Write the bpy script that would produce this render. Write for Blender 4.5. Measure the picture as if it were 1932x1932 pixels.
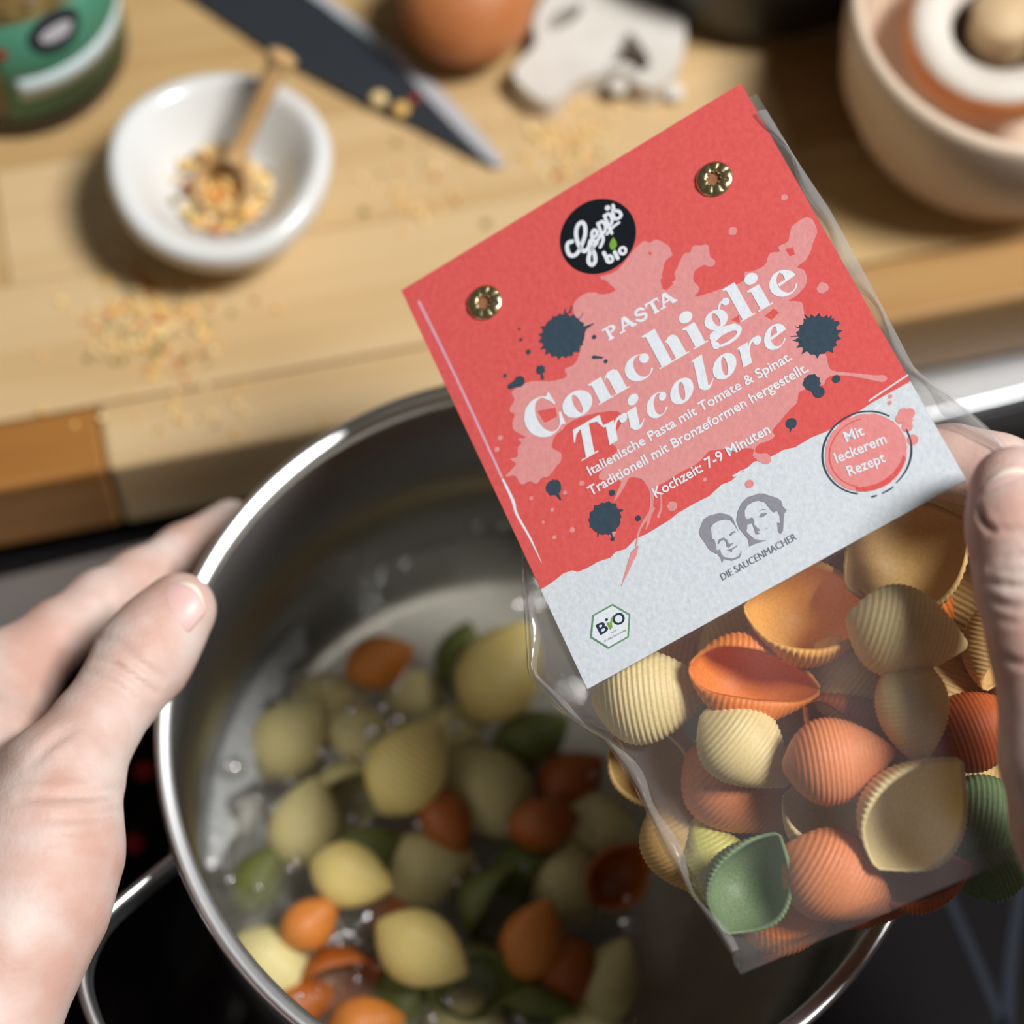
import bpy, bmesh, math, random
import numpy as np
from mathutils import Vector, Matrix

# ---------------------------------------------------------------- scene reset
for o in list(bpy.data.objects):
    bpy.data.objects.remove(o, do_unlink=True)
scene = bpy.context.scene
COL = scene.collection
random.seed(7)
rng = np.random.default_rng(7)
pi = math.pi

# ---------------------------------------------------------------- camera (fitted to the pot rim circle and the card)
FPX = 3690.0
PITCH = math.radians(64.042)
ROLL = math.radians(-5.0)
RIM_Z = 0.13
RIM_CAM = np.array([0.009105, -0.051189, -0.500594])
up_c = np.array([-math.sin(ROLL) * math.cos(PITCH), math.cos(ROLL) * math.cos(PITCH), math.sin(PITCH)])
fw = np.array([0, 0, -1.0])
y_c = fw - (fw @ up_c) * up_c
y_c /= np.linalg.norm(y_c)
x_c = np.cross(y_c, up_c)
M = np.stack([x_c, y_c, up_c])            # camera coordinates -> world
CAM = np.array([0, 0, RIM_Z]) - M @ RIM_CAM
cam_data = bpy.data.cameras.new('camera')
cam = bpy.data.objects.new('camera', cam_data)
COL.objects.link(cam)
mw = Matrix.Identity(4)
for i in range(3):
    for j in range(3):
        mw[i][j] = M[i, j]
    mw[i][3] = CAM[i]
cam.matrix_world = mw
cam_data.sensor_width = 36.0
cam_data.sensor_fit = 'HORIZONTAL'
cam_data.lens = FPX / 1932 * 36.0
cam_data.clip_start = 0.01
cam_data.dof.use_dof = True
cam_data.dof.focus_distance = 0.452
cam_data.dof.aperture_fstop = 5.6
scene.camera = cam

# ---------------------------------------------------------------- light: daylight window from the right, dim room
world = bpy.data.worlds.new('world')
scene.world = world
world.use_nodes = True
wbg = world.node_tree.nodes['Background']
wbg.inputs[0].default_value = (1.0, 0.95, 0.89, 1)
wbg.inputs[1].default_value = 0.065
ld = bpy.data.lights.new('window_light', 'AREA')
ld.shape = 'RECTANGLE'
ld.size = 0.38
ld.size_y = 0.50
ld.energy = 44
ld.color = (1.0, 0.985, 0.965)
lo = bpy.data.objects.new('window_light', ld)
COL.objects.link(lo)
LDIR = np.array([0.54, -0.01, 1.0])
LDIR /= np.linalg.norm(LDIR)
LT = np.array([0.0, 0.08, 0.1])
lo.location = LT + LDIR * 1.8
lo.rotation_euler = Vector(-LDIR).to_track_quat('-Z', 'Y').to_euler()

vs = scene.view_settings
vs.view_transform = 'Standard'
vs.look = 'None'
vs.exposure = 0.0
vs.gamma = 1.0
vs.use_curve_mapping = False


# ---------------------------------------------------------------- pixel helpers
def ray(x, y):
    return M @ np.array([(x - 966) / FPX, -(y - 966) / FPX, -1.0])


def at(x, y, z):
    d = ray(x, y)
    return CAM + d * (z - CAM[2]) / d[2]


def atd(x, y, depth):
    return CAM + ray(x, y) * depth


def px(P):
    v = M.T @ (np.asarray(P) - CAM)
    return (966 + FPX * v[0] / -v[2], 966 - FPX * v[1] / -v[2], -v[2])


# ---------------------------------------------------------------- object helpers
OFF = {}


def tag(o, label=None, cat=None, group=None, kind=None):
    if label:
        o['label'] = label
    if cat:
        o['category'] = cat
    if group:
        o['group'] = group
    if kind:
        o['kind'] = kind
    return o


def thing(name, loc, label=None, cat=None, group=None, kind=None):
    o = bpy.data.objects.new(name, None)
    o.empty_display_size = 0.01
    COL.objects.link(o)
    o.location = loc
    OFF[o.name] = np.array(loc, float)
    tag(o, label, cat, group, kind)
    return o


def make_mesh(name, V, F, smooth=True):
    me = bpy.data.meshes.new(name)
    me.from_pydata([tuple(map(float, v)) for v in V], [], [tuple(int(i) for i in f) for f in F])
    me.update()
    if smooth:
        me.polygons.foreach_set('use_smooth', [True] * len(me.polygons))
    return me


def link(name, me, mat, parent=None):
    o = bpy.data.objects.new(name, me)
    COL.objects.link(o)
    if mat is not None and len(me.materials) == 0:
        for m in (mat if isinstance(mat, (list, tuple)) else [mat]):
            me.materials.append(m)
    if parent is not None:
        o.parent = parent
    return o


def obj(name, V, F, mat, parent=None, smooth=True, origin=None):
    """world-space vertices -> one mesh object (child of parent, or top-level with its origin at its base)"""
    V = np.asarray(V, float)
    if parent is not None:
        off = OFF[parent.name]
    else:
        off = np.array(origin, float) if origin is not None else np.array([V[:, 0].mean(), V[:, 1].mean(), V[:, 2].min()])
    o = link(name, make_mesh(name, V - off, F, smooth), mat, parent)
    if parent is None:
        o.location = off
    OFF[o.name] = off
    return o


def lathe(profile, n=64, center=(0, 0, 0), axis=None, closed=False):
    """profile [(r,z)] -> V,F around +Z (or a 3x3 frame)"""
    V, F = [], []
    m = len(profile)
    for i in range(n):
        a = 2 * pi * i / n
        for r, z in profile:
            V.append((r * math.cos(a), r * math.sin(a), z))
    for i in range(n):
        j = (i + 1) % n
        for k in range(m - 1 + (1 if closed else 0)):
            k2 = (k + 1) % m
            F.append((i * m + k, j * m + k, j * m + k2, i * m + k2))
    V = np.array(V)
    if axis is not None:
        V = V @ np.asarray(axis).T
    return V + np.array(center), F


def catmull(P, n=8, closed=False):
    P = [np.array(p, float) for p in P]
    out = []
    m = len(P)
    rngs = range(m) if closed else range(m - 1)
    for i in rngs:
        if closed:
            p0, p1, p2, p3 = P[(i - 1) % m], P[i], P[(i + 1) % m], P[(i + 2) % m]
        else:
            p1, p2 = P[i], P[i + 1]
            p0 = P[i - 1] if i > 0 else 2 * p1 - p2
            p3 = P[i + 2] if i + 2 < m else 2 * p2 - p1
        for k in range(n):
            t = k / n
            out.append(0.5 * ((2 * p1) + (-p0 + p2) * t + (2 * p0 - 5 * p1 + 4 * p2 - p3) * t * t + (-p0 + 3 * p1 - 3 * p2 + p3) * t ** 3))
    if not closed:
        out.append(P[-1])
    return np.array(out)


def tube(path, radii, n=12, upv=(0, 0, 1), sx=1.0, sy=1.0, cap=True):
    path = np.asarray(path, float)
    m = len(path)
    if np.isscalar(radii):
        radii = [radii] * m
    V, F = [], []
    u = np.array(upv, float)
    for i in range(m):
        t = path[min(i + 1, m - 1)] - path[max(i - 1, 0)]
        t /= np.linalg.norm(t)
        a = u - (u @ t) * t
        a /= np.linalg.norm(a)
        b = np.cross(t, a)
        for k in range(n):
            th = 2 * pi * k / n
            V.append(path[i] + radii[i] * (sx * math.cos(th) * b + sy * math.sin(th) * a))
    for i in range(m - 1):
        for k in range(n):
            k2 = (k + 1) % n
            F.append((i * n + k, i * n + k2, (i + 1) * n + k2, (i + 1) * n + k))
    if cap:
        F.append(tuple(range(n))[::-1])
        F.append(tuple(range((m - 1) * n, m * n)))
    return np.array(V), F


def box(c, ex, ey, ez):
    """centre + three half-extent vectors"""
    c = np.array(c, float)
    V = [c + sx * np.array(ex) + sy * np.array(ey) + sz * np.array(ez) for sz in (-1, 1) for sy in (-1, 1) for sx in (-1, 1)]
    F = [(0, 2, 3, 1), (4, 5, 7, 6), (0, 1, 5, 4), (2, 6, 7, 3), (0, 4, 6, 2), (1, 3, 7, 5)]
    return np.array(V), F


def merge(parts):
    V, F, n = [], [], 0
    for v, f in parts:
        V.append(np.asarray(v, float))
        F += [tuple(i + n for i in q) for q in f]
        n += len(v)
    return np.concatenate(V), F


def bevel_obj(o, w, seg=2):
    md = o.modifiers.new('bevel', 'BEVEL')
    md.width = w
    md.segments = seg
    md.limit_method = 'ANGLE'
    return o


def blob(c, r, seed=0, n=1, squash=(1, 1, 1), rough=0.25):
    """small irregular lump: V,F"""
    bm = bmesh.new()
    bmesh.ops.create_icosphere(bm, subdivisions=n, radius=1)
    g = np.random.default_rng(seed)
    V = np.array([v.co[:] for v in bm.verts])
    V = V * (1 + rough * g.uniform(-1, 1, (len(V), 1))) * np.array(squash) * r + np.array(c)
    F = [[v.index for v in f.verts] for f in bm.faces]
    bm.free()
    return V, F


# ---------------------------------------------------------------- materials
MATS = {}


def srgb(r, g, b):
    f = lambda c: (c / 255 / 12.92) if c / 255 <= 0.04045 else ((c / 255 + 0.055) / 1.055) ** 2.4
    return (f(r), f(g), f(b), 1)


def pbr(name, col, rough=0.5, metal=0.0, spec=0.5, sss=0.0, sss_r=(1, 0.5, 0.3), sss_s=0.002,
        noise=None, bump=None, coat=0.0, trans=0.0, aniso=None):
    """noise=(scale, col2, amount, (sx,sy,sz)); bump=(scale,strength,dist)"""
    if name in MATS:
        return MATS[name]
    m = bpy.data.materials.new(name)
    m.use_nodes = True
    nt = m.node_tree
    b = nt.nodes['Principled BSDF']
    b.inputs['Base Color'].default_value = col
    b.inputs['Roughness'].default_value = rough
    b.inputs['Metallic'].default_value = metal
    b.inputs['Specular IOR Level'].default_value = spec
    if coat:
        b.inputs['Coat Weight'].default_value = coat
        b.inputs['Coat Roughness'].default_value = 0.15
    if sss:
        b.inputs['Subsurface Weight'].default_value = sss
        b.inputs['Subsurface Radius'].default_value = sss_r
        b.inputs['Subsurface Scale'].default_value = sss_s
    if trans:
        b.inputs['Transmission Weight'].default_value = trans
    tc = nt.nodes.new('ShaderNodeTexCoord')
    if noise:
        sc, c2, amt, st = noise
        mp = nt.nodes.new('ShaderNodeMapping')
        mp.inputs['Scale'].default_value = st
        nz = nt.nodes.new('ShaderNodeTexNoise')
        nz.inputs['Scale'].default_value = sc
        nz.inputs['Detail'].default_value = 5
        rp = nt.nodes.new('ShaderNodeValToRGB')
        rp.color_ramp.elements[0].position = 0.5 - 0.5 * (1 - amt) * 0.6
        rp.color_ramp.elements[1].position = 0.5 + 0.5 * (1 - amt) * 0.6 + 0.02
        rp.color_ramp.elements[0].color = col
        rp.color_ramp.elements[1].color = c2
        nt.links.new(tc.outputs['Object'], mp.inputs[0])
        nt.links.new(mp.outputs[0], nz.inputs['Vector'])
        nt.links.new(nz.outputs[0], rp.inputs[0])
        nt.links.new(rp.outputs[0], b.inputs['Base Color'])
    if bump:
        sc, st, dist = bump[:3]
        nz2 = nt.nodes.new('ShaderNodeTexNoise')
        nz2.inputs['Scale'].default_value = sc
        nz2.inputs['Detail'].default_value = 4
        bp = nt.nodes.new('ShaderNodeBump')
        bp.inputs['Strength'].default_value = st
        bp.inputs['Distance'].default_value = dist
        if len(bump) > 3:
            mp2 = nt.nodes.new('ShaderNodeMapping')
            mp2.inputs['Scale'].default_value = bump[3]
            nt.links.new(tc.outputs['Object'], mp2.inputs[0])
            nt.links.new(mp2.outputs[0], nz2.inputs['Vector'])
        else:
            nt.links.new(tc.outputs['Object'], nz2.inputs['Vector'])
        nt.links.new(nz2.outputs[0], bp.inputs['Height'])
        nt.links.new(bp.outputs[0], b.inputs['Normal'])
    MATS[name] = m
    return m


def film_mat(name, tint=(0.97, 0.97, 0.97, 1), ior=1.45, rough=0.06, bump=(60, 0.5, 0.002), gain=1.0, scatter=0.0, scol=(0.9, 0.9, 0.9, 1)):
    """thin clear film / water skin: transparent with fresnel gloss"""
    m = bpy.data.materials.new(name)
    m.use_nodes = True
    nt = m.node_tree
    nt.nodes.clear()
    out = nt.nodes.new('ShaderNodeOutputMaterial')
    mix = nt.nodes.new('ShaderNodeMixShader')
    tr = nt.nodes.new('ShaderNodeBsdfTransparent')
    tr.inputs[0].default_value = tint
    gl = nt.nodes.new('ShaderNodeBsdfGlossy')
    gl.inputs['Roughness'].default_value = rough
    fr = nt.nodes.new('ShaderNodeLayerWeight')
    fr.inputs['Blend'].default_value = 0.5
    pw_ = nt.nodes.new('ShaderNodeMath')
    pw_.operation = 'POWER'
    pw_.inputs[1].default_value = 4.0
    mu = nt.nodes.new('ShaderNodeMath')
    mu.operation = 'MULTIPLY_ADD'
    f0 = ((ior - 1) / (ior + 1)) ** 2
    mu.inputs[1].default_value = (1 - f0) * min(1.0, gain)
    mu.inputs[2].default_value = f0 * gain
    mu.use_clamp = True
    nt.links.new(fr.outputs['Facing'], pw_.inputs[0])
    nt.links.new(pw_.outputs[0], mu.inputs[0])
    tc = nt.nodes.new('ShaderNodeTexCoord')
    nz = nt.nodes.new('ShaderNodeTexNoise')
    nz.inputs['Scale'].default_value = bump[0]
    nz.inputs['Detail'].default_value = 3
    bp = nt.nodes.new('ShaderNodeBump')
    bp.inputs['Strength'].default_value = bump[1]
    bp.inputs['Distance'].default_value = bump[2]
    nt.links.new(tc.outputs['Object'], nz.inputs['Vector'])
    nt.links.new(nz.outputs[0], bp.inputs['Height'])
    nt.links.new(bp.outputs[0], gl.inputs['Normal'])
    nt.links.new(bp.outputs[0], fr.inputs['Normal'])
    nt.links.new(mu.outputs[0], mix.inputs[0])
    nt.links.new(tr.outputs[0], mix.inputs[1])
    nt.links.new(gl.outputs[0], mix.inputs[2])
    if scatter:
        df = nt.nodes.new('ShaderNodeBsdfDiffuse')
        df.inputs[0].default_value = scol
        m2 = nt.nodes.new('ShaderNodeMixShader')
        m2.inputs[0].default_value = scatter
        nt.links.new(mix.outputs[0], m2.inputs[1])
        nt.links.new(df.outputs[0], m2.inputs[2])
        nt.links.new(m2.outputs[0], out.inputs[0])
    else:
        nt.links.new(mix.outputs[0], out.inputs[0])
    return m


def wood_mat(name, c1, c2, c3, grain=(3.0, 55.0, 55.0), tone=(0.79, 0.78, 0.74)):
    c1, c2, c3 = [tuple(c[k] * tone[k] for k in range(3)) + (1,) for c in (c1, c2, c3)]
    m = bpy.data.materials.new(name)
    m.use_nodes = True
    nt = m.node_tree
    b = nt.nodes['Principled BSDF']
    b.inputs['Roughness'].default_value = 0.5
    b.inputs['Specular IOR Level'].default_value = 0.3
    tc = nt.nodes.new('ShaderNodeTexCoord')
    oi = nt.nodes.new('ShaderNodeObjectInfo')
    add = nt.nodes.new('ShaderNodeVectorMath')
    add.operation = 'ADD'
    sc = nt.nodes.new('ShaderNodeVectorMath')
    sc.operation = 'SCALE'
    sc.inputs['Scale'].default_value = 3.0
    mp = nt.nodes.new('ShaderNodeMapping')
    mp.inputs['Scale'].default_value = grain
    n1 = nt.nodes.new('ShaderNodeTexNoise')
    n1.inputs['Scale'].default_value = 1.0
    n1.inputs['Detail'].default_value = 6
    n1.inputs['Distortion'].default_value = 0.6
    rp = nt.nodes.new('ShaderNodeValToRGB')
    rp.color_ramp.elements[0].position = 0.25
    rp.color_ramp.elements[0].color = c1
    rp.color_ramp.elements[1].position = 0.75
    rp.color_ramp.elements[1].color = c3
    e = rp.color_ramp.elements.new(0.5)
    e.color = c2
    comb = nt.nodes.new('ShaderNodeCombineXYZ')
    for k in range(3):
        nt.links.new(oi.outputs['Random'], comb.inputs[k])
    nt.links.new(comb.outputs[0], sc.inputs[0])
    nt.links.new(tc.outputs['Object'], add.inputs[0])
    nt.links.new(sc.outputs[0], add.inputs[1])
    nt.links.new(add.outputs[0], mp.inputs[0])
    nt.links.new(mp.outputs[0], n1.inputs['Vector'])
    nt.links.new(n1.outputs[0], rp.inputs[0])
    nt.links.new(rp.outputs[0], b.inputs['Base Color'])
    bp = nt.nodes.new('ShaderNodeBump')
    bp.inputs['Strength'].default_value = 0.15
    bp.inputs['Distance'].default_value = 0.0005
    nt.links.new(n1.outputs[0], bp.inputs['Height'])
    nt.links.new(bp.outputs[0], b.inputs['Normal'])
    return m


# =================================================================== THE SETTING
WT_B, WT_T = 0.012, 0.052                      # worktop underside / top
e0 = at(0, 1035, WT_B)
e1 = at(1932, 663, WT_B)
ED = (e1 - e0) / np.linalg.norm(e1 - e0)       # along the worktop's front edge
QD = np.array([-ED[1], ED[0], 0.0])            # away from the viewer
ZD = np.array([0, 0, 1.0])

oak = [wood_mat('oak_pale', srgb(214, 178, 128), srgb(228, 196, 150), srgb(234, 206, 164)),
       wood_mat('oak_mid', srgb(192, 152, 98), srgb(210, 174, 122), srgb(220, 188, 138)),
       wood_mat('oak_dark', srgb(164, 118, 66), srgb(186, 142, 88), srgb(200, 160, 106)),
       wood_mat('oak_amber', srgb(158, 102, 44), srgb(178, 122, 60), srgb(192, 140, 78))]
top = thing('countertop', e0 + ED * 0.17 + np.array([0, 0, 0]), 'thick oiled oak worktop of glued staves carrying the mushrooms, knife and bowls', 'worktop', kind='structure')
frame = np.stack([ED, QD, ZD], axis=1)
# stave joints along the edge direction, measured from e0
pj = at(196, 857, WT_T) - e0
j0 = float(pj @ ED)
rows = [(0.024, [(-0.25, j0, 3), (j0, j0 + 0.24, 0), (j0 + 0.24, 0.75, 2)]),
        (0.050, [(-0.25, 0.265, 0), (0.265, 0.75, 1)]),
        (0.046, [(-0.25, 0.02, 1), (0.02, 0.29, 0), (0.29, 0.75, 2)]),
        (0.046, [(-0.25, 0.17, 1), (0.17, 0.75, 1)]),
        (0.046, [(-0.25, 0.05, 2), (0.05, 0.33, 1), (0.33, 0.75, 2)]),
        (0.046, [(-0.25, 0.18, 1), (0.18, 0.75, 2)]),
        (0.046, [(-0.25, 0.30, 2), (0.30, 0.75, 1)])]
acc_w = 0.0
for ri, (SW, row) in enumerate(rows):
    for (a, b, mi) in row:
        L = b - a - 0.0003
        V, F = box((0, 0, 0), (L / 2, 0, 0), (0, SW / 2 - 0.00012, 0), (0, 0, (WT_T - WT_B) / 2))
        me = make_mesh('plank', V, F, False)
        o = link('plank', me, oak[mi], top)
        c = e0 + ED * (a + b) / 2 + QD * (acc_w + SW / 2) + ZD * (WT_T - WT_B) / 2
        mm = Matrix.Identity(4)
        for i in range(3):
            for j in range(3):
                mm[i][j] = frame[i, j]
            mm[i][3] = c[i] - OFF[top.name][i]
        o.matrix_local = mm
        bevel_obj(o, 0.0022 if ri == 0 else 0.0004, 3)
    acc_w += SW

# dark cabinet body under the worktop
black_lac = pbr('black_lacquer', (0.012, 0.012, 0.013, 1), 0.5)
V, F = box(e0 + ED * 0.25 + QD * 0.19 + ZD * (-0.044), ED * 0.5, QD * 0.165, ZD * 0.056)
tag(obj('cabinet_base', V, F, black_lac, smooth=False), 'black cabinet body carrying the oak worktop', 'cabinet', kind='structure')

# cooktop: black glass with a steel back strip
glass_blk = pbr('cooktop_glass', (0.010, 0.009, 0.010, 1), 0.06, spec=0.25)
hob = thing('cooktop', (0, -0.02, 0), 'black glass cooktop with a steel strip along its back edge, under the pot', 'cooktop')
V, F = box((0, -0.10, -0.004), (0.42, 0, 0), (0, 0.36, 0), (0, 0, 0.004))
obj('glass_plate', V, F, glass_blk, hob, False)
s0 = at(0, 1215, 0.005)
s1 = at(1932, 742, 0.005)
sd = (s1 - s0) / np.linalg.norm(s1 - s0)
sq = np.array([-sd[1], sd[0], 0])
steel_satin = pbr('satin_steel', (0.60, 0.62, 0.64, 1), 0.38, 1.0)
V, F = box((s0 + s1) / 2 + sq * 0.012 - ZD * 0.0024, sd * 0.40, sq * 0.012, ZD * 0.0025)
bevel_obj(obj('steel_strip', V, F, steel_satin, hob, False), 0.001)
mark = pbr('cooktop_print', srgb(28, 33, 43), 0.6, spec=0.1)


def hob_line(pts, w):
    P = catmull([at(x, y, 0.0004) for x, y in pts], 6)
    V, F = [], []
    for i in range(len(P)):
        t = P[min(i + 1, len(P) - 1)] - P[max(i - 1, 0)]
        t /= np.linalg.norm(t)
        nn = np.array([-t[1], t[0], 0])
        V += [P[i] - nn * w, P[i] + nn * w]
    F = [(2 * i, 2 * i + 2, 2 * i + 3, 2 * i + 1) for i in range(len(P) - 1)]
    obj('zone_marking', V, F, mark, hob)


hob_line([(1765, 1640), (1800, 1715), (1850, 1830), (1895, 1940)], 0.0016)
hob_line([(1945, 1560), (1925, 1690), (1908, 1810), (1900, 1940)], 0.0020)
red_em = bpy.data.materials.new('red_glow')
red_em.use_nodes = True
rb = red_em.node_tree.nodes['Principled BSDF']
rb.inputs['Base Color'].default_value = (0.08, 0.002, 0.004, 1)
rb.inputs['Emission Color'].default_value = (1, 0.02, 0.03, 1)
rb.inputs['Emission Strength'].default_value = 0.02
for (x, y) in ((272, 1455), (252, 1592)):  # red burner glints, put in as small faintly glowing discs
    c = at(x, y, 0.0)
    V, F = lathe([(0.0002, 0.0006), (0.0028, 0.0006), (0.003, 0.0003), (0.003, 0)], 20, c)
    obj('red_glint', V, F, red_em, hob)
V, F = box((0, -0.05, -0.208), (0.7, 0, 0), (0, 0.7, 0), (0, 0, 0.2))
tag(obj('floor', V, F, pbr('dark_base', (0.012, 0.011, 0.011, 1), 0.6), smooth=False), kind='structure')

# =================================================================== POT
steel = pbr('pot_steel_brushed', (0.36, 0.355, 0.345, 1), 0.34, 1.0, bump=(30, 0.10, 0.0006, (1, 1, 12)))
steel_pol = pbr('pot_steel_polished', (0.86, 0.87, 0.88, 1), 0.33, 1.0)
R = 0.0985
pot = thing('cooking_pot', (0, 0, 0), 'stainless steel cooking pot with boiling water and pasta shells', 'pot')
prof_in = [(0.0005, 0.0065), (0.060, 0.0065), (0.088, 0.0070), (0.0935, 0.0095), (0.0962, 0.015), (0.0968, 0.03), (0.0968, 0.126)]
prof_out = [(0.0984, 0.126), (0.0984, 0.012), (0.0965, 0.005), (0.092, 0.001), (0.0005, 0.001)]
V, F = lathe(prof_in + prof_out, 128)
obj('pot_body', V, F, steel, pot)
rim_prof = [(0.0966, 0.1225), (0.0955, 0.1268), (0.0954, 0.1279), (0.0958, 0.1286), (0.0968, 0.1291), (0.0980, 0.1295), (0.0990, 0.1298), (0.0998, 0.1294), (0.1003, 0.1284), (0.1002, 0.1268), (0.0994, 0.1254), (0.0984, 0.1248)]
V, F = lathe(rim_prof, 160)
obj('rim', V, F, steel_pol, pot)


def ribbon(path, hw, ht):
    """flat bar standing on edge along a path"""
    V, F = [], []
    m = len(path)
    prof = [(-1, -1), (-1, 0.7), (-0.6, 1), (0.6, 1), (1, 0.7), (1, -0.7), (0.6, -1), (-0.6, -1)]
    prof = [(-1, -0.7), (-1, 0.7), (-0.6, 1), (0.6, 1), (1, 0.7), (1, -0.7), (0.6, -1), (-0.6, -1)]
    for i in range(m):
        t = path[min(i + 1, m - 1)] - path[max(i - 1, 0)]
        t = t / np.linalg.norm(t)
        s = np.cross(t, ZD)
        s /= np.linalg.norm(s)
        w = np.cross(s, t)
        for a, b in prof:
            V.append(path[i] + s * a * hw + w * b * ht)
    n = len(prof)
    for i in range(m - 1):
        for k in range(n):
            k2 = (k + 1) % n
            F.append((i * n + k, i * n + k2, (i + 1) * n + k2, (i + 1) * n + k))
    F.append(tuple(range(n))[::-1])
    F.append(tuple(range((m - 1) * n, m * n)))
    return np.array(V), F


hz = 0.104
att = at(338, 1622, hz)
ang = math.atan2(att[1], att[0]) + math.asin(0.036 / 0.0985)


def handle(ang):
    ca, sa = math.cos(ang), math.sin(ang)
    pts = []
    for (r, s) in [(0.0925, 0.0365), (0.1035, 0.0360), (0.118, 0.0335), (0.1285, 0.0260), (0.1335, 0.0135), (0.1345, 0.0)]:
        pts.append((r, s))
    pts = pts + [(r, -s) for r, s in pts[:-1][::-1]]
    P = [np.array([r * ca - s * sa, r * sa + s * ca, hz + 0.010 * (max(r - 0.1, 0) / 0.04)]) for r, s in pts]
    V, F = ribbon(catmull(P, 6), 0.0016, 0.0055)
    o = obj('handle', V, F, steel_pol, pot)
    for s in (0.036, -0.036):
        c = np.array([0.0985 * ca - s * sa, 0.0985 * sa + s * ca, hz])
        c[:2] *= 0.0985 / np.linalg.norm(c[:2])
        fr = np.array([[0, -sa, ca], [0, ca, sa], [1, 0, 0]], float)
        V, F = lathe([(0.0001, 0.002), (0.005, 0.002), (0.0065, 0.0005), (0.0065, -0.001)], 16, c, fr)
        w = obj('handle_mount', V, F, steel_pol, o)


handle(ang)
handle(ang + pi)

# =================================================================== PASTA SHELLS (mesh library)


def shell_mesh(name, T0=1.9, wid=0.30, ridges=23, amp=0.0060, arch=0.10, taper=0.25, curl=0.0, nu=106, nv=22, thick=0.040, kz=0.85):
    """conchiglia, unit length along X, mouth towards +Z"""
    us = np.linspace(-1, 1, nu)
    vsn = np.linspace(-1, 1, nv)
    U, Vv = np.meshgrid(us, vsn, indexing='ij')
    uu = np.clip(U + taper * 0.5 * (1 - U * U), -1, 1)
    r = wid * (1 - np.abs(uu) ** 2.1) ** 0.92 + 0.036
    env = (1 - np.abs(U) ** 8)
    rid = amp * np.cos(pi * ridges * U) * env
    th = Vv * (T0 * (0.62 + 0.38 * (1 - np.abs(U) ** 3)))
    zc = arch * (U * U) * 0.8
    lip = np.clip((np.abs(Vv) - 0.80) / 0.20, 0, 1)

    def pos(rr):
        y = rr * np.sin(th) * (1 - curl * lip * 0.45)
        z = -rr * np.cos(th) * kz + zc - curl * lip * rr * 0.35
        return np.stack([U * 0.5, y, z], -1)
    outer = pos(r + rid)
    inner = pos(np.maximum(r - thick, 0.006))
    inner[..., 0] *= 0.985
    nuv = nu * nv
    V = np.concatenate([outer.reshape(-1, 3), inner.reshape(-1, 3)])
    F = []
    for i in range(nu - 1):
        for j in range(nv - 1):
            a, b, c, d = i * nv + j, (i + 1) * nv + j, (i + 1) * nv + j + 1, i * nv + j + 1
            F.append((a, d, c, b))
            F.append((a + nuv, b + nuv, c + nuv, d + nuv))
    for i in range(nu - 1):
        a, b = i * nv, (i + 1) * nv
        F.append((a, b, b + nuv, a + nuv))
        a, b = i * nv + nv - 1, (i + 1) * nv + nv - 1
        F.append((b, a, a + nuv, b + nuv))
    for j in range(nv - 1):
        a = j
        F.append((a + 1, a, a + nuv, a + 1 + nuv))
        a = (nu - 1) * nv + j
        F.append((a, a + 1, a + 1 + nuv, a + nuv))
    return make_mesh(name, V, F)


def pasta_mat(name, c1, c2, sss=0.14, rough=0.5, spec=0.35):
    return pbr(name, c1, rough, spec=spec, sss=sss, sss_r=(1.0, 0.65, 0.3), sss_s=0.0025, noise=(40, c2, 0.2, (1, 1, 1)), bump=(900, 0.05, 0.0003))


DRY = {'cream': pasta_mat('pasta_cream', srgb(240, 220, 168), srgb(228, 200, 138)),
       'amber': pasta_mat('pasta_amber', srgb(246, 186, 100), srgb(236, 160, 72)),
       'orange': pasta_mat('pasta_orange', srgb(238, 142, 60), srgb(224, 116, 44)),
       'salmon': pasta_mat('pasta_salmon', srgb(236, 152, 104), srgb(222, 128, 78)),
       'rust': pasta_mat('pasta_rust', srgb(204, 108, 58), srgb(186, 88, 44)),
       'green': pasta_mat('pasta_green', srgb(124, 146, 104), srgb(100, 122, 86)),
       'lime': pasta_mat('pasta_lime', srgb(214, 208, 122), srgb(196, 190, 100)),
       'tan': pasta_mat('pasta_tan', srgb(222, 184, 122), srgb(206, 164, 98))}
WET = {'cream': pasta_mat('cooked_cream', srgb(232, 212, 140), srgb(220, 192, 112), 0.25, 0.36, 0.4),
       'pale': pasta_mat('cooked_pale', srgb(214, 202, 148), srgb(198, 184, 124), 0.25, 0.38, 0.4),
       'orange': pasta_mat('cooked_orange', srgb(216, 138, 62), srgb(194, 112, 44), 0.25, 0.36, 0.4),
       'brown': pasta_mat('cooked_brown', srgb(176, 96, 34), srgb(150, 76, 24), 0.25, 0.38, 0.4),
       'green': pasta_mat('cooked_green', srgb(112, 118, 56), srgb(84, 92, 44), 0.25, 0.38, 0.4)}
KIND = {'open': dict(kz=1.1, T0=1.85, wid=0.36, arch=0.09, taper=0.3),
        'wide': dict(kz=1.0, T0=1.72, wid=0.40, arch=0.07, taper=0.12),
        'slit': dict(T0=2.45, wid=0.31, arch=0.05, curl=0.2),
        'mid': dict(T0=2.05, wid=0.35, arch=0.08, curl=0.1, taper=0.45)}
LIB = {}


def shell(kind, colour, wet, name='pasta_shell'):
    key = (kind, colour, wet)
    if key not in LIB:
        kw = dict(KIND[kind])
        if wet:
            kw.update(amp=0.0065, nu=90, nv=18, thick=0.05, ridges=18, taper=0.18, wid=kw['wid'] * 0.98)
        LIB[key] = shell_mesh('shell_%s_%s%s' % (kind, colour, '_cooked' if wet else ''), **kw)
        LIB[key].materials.append((WET if wet else DRY)[colour])
    o = bpy.data.objects.new(name, LIB[key])
    COL.objects.link(o)
    return o


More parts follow.
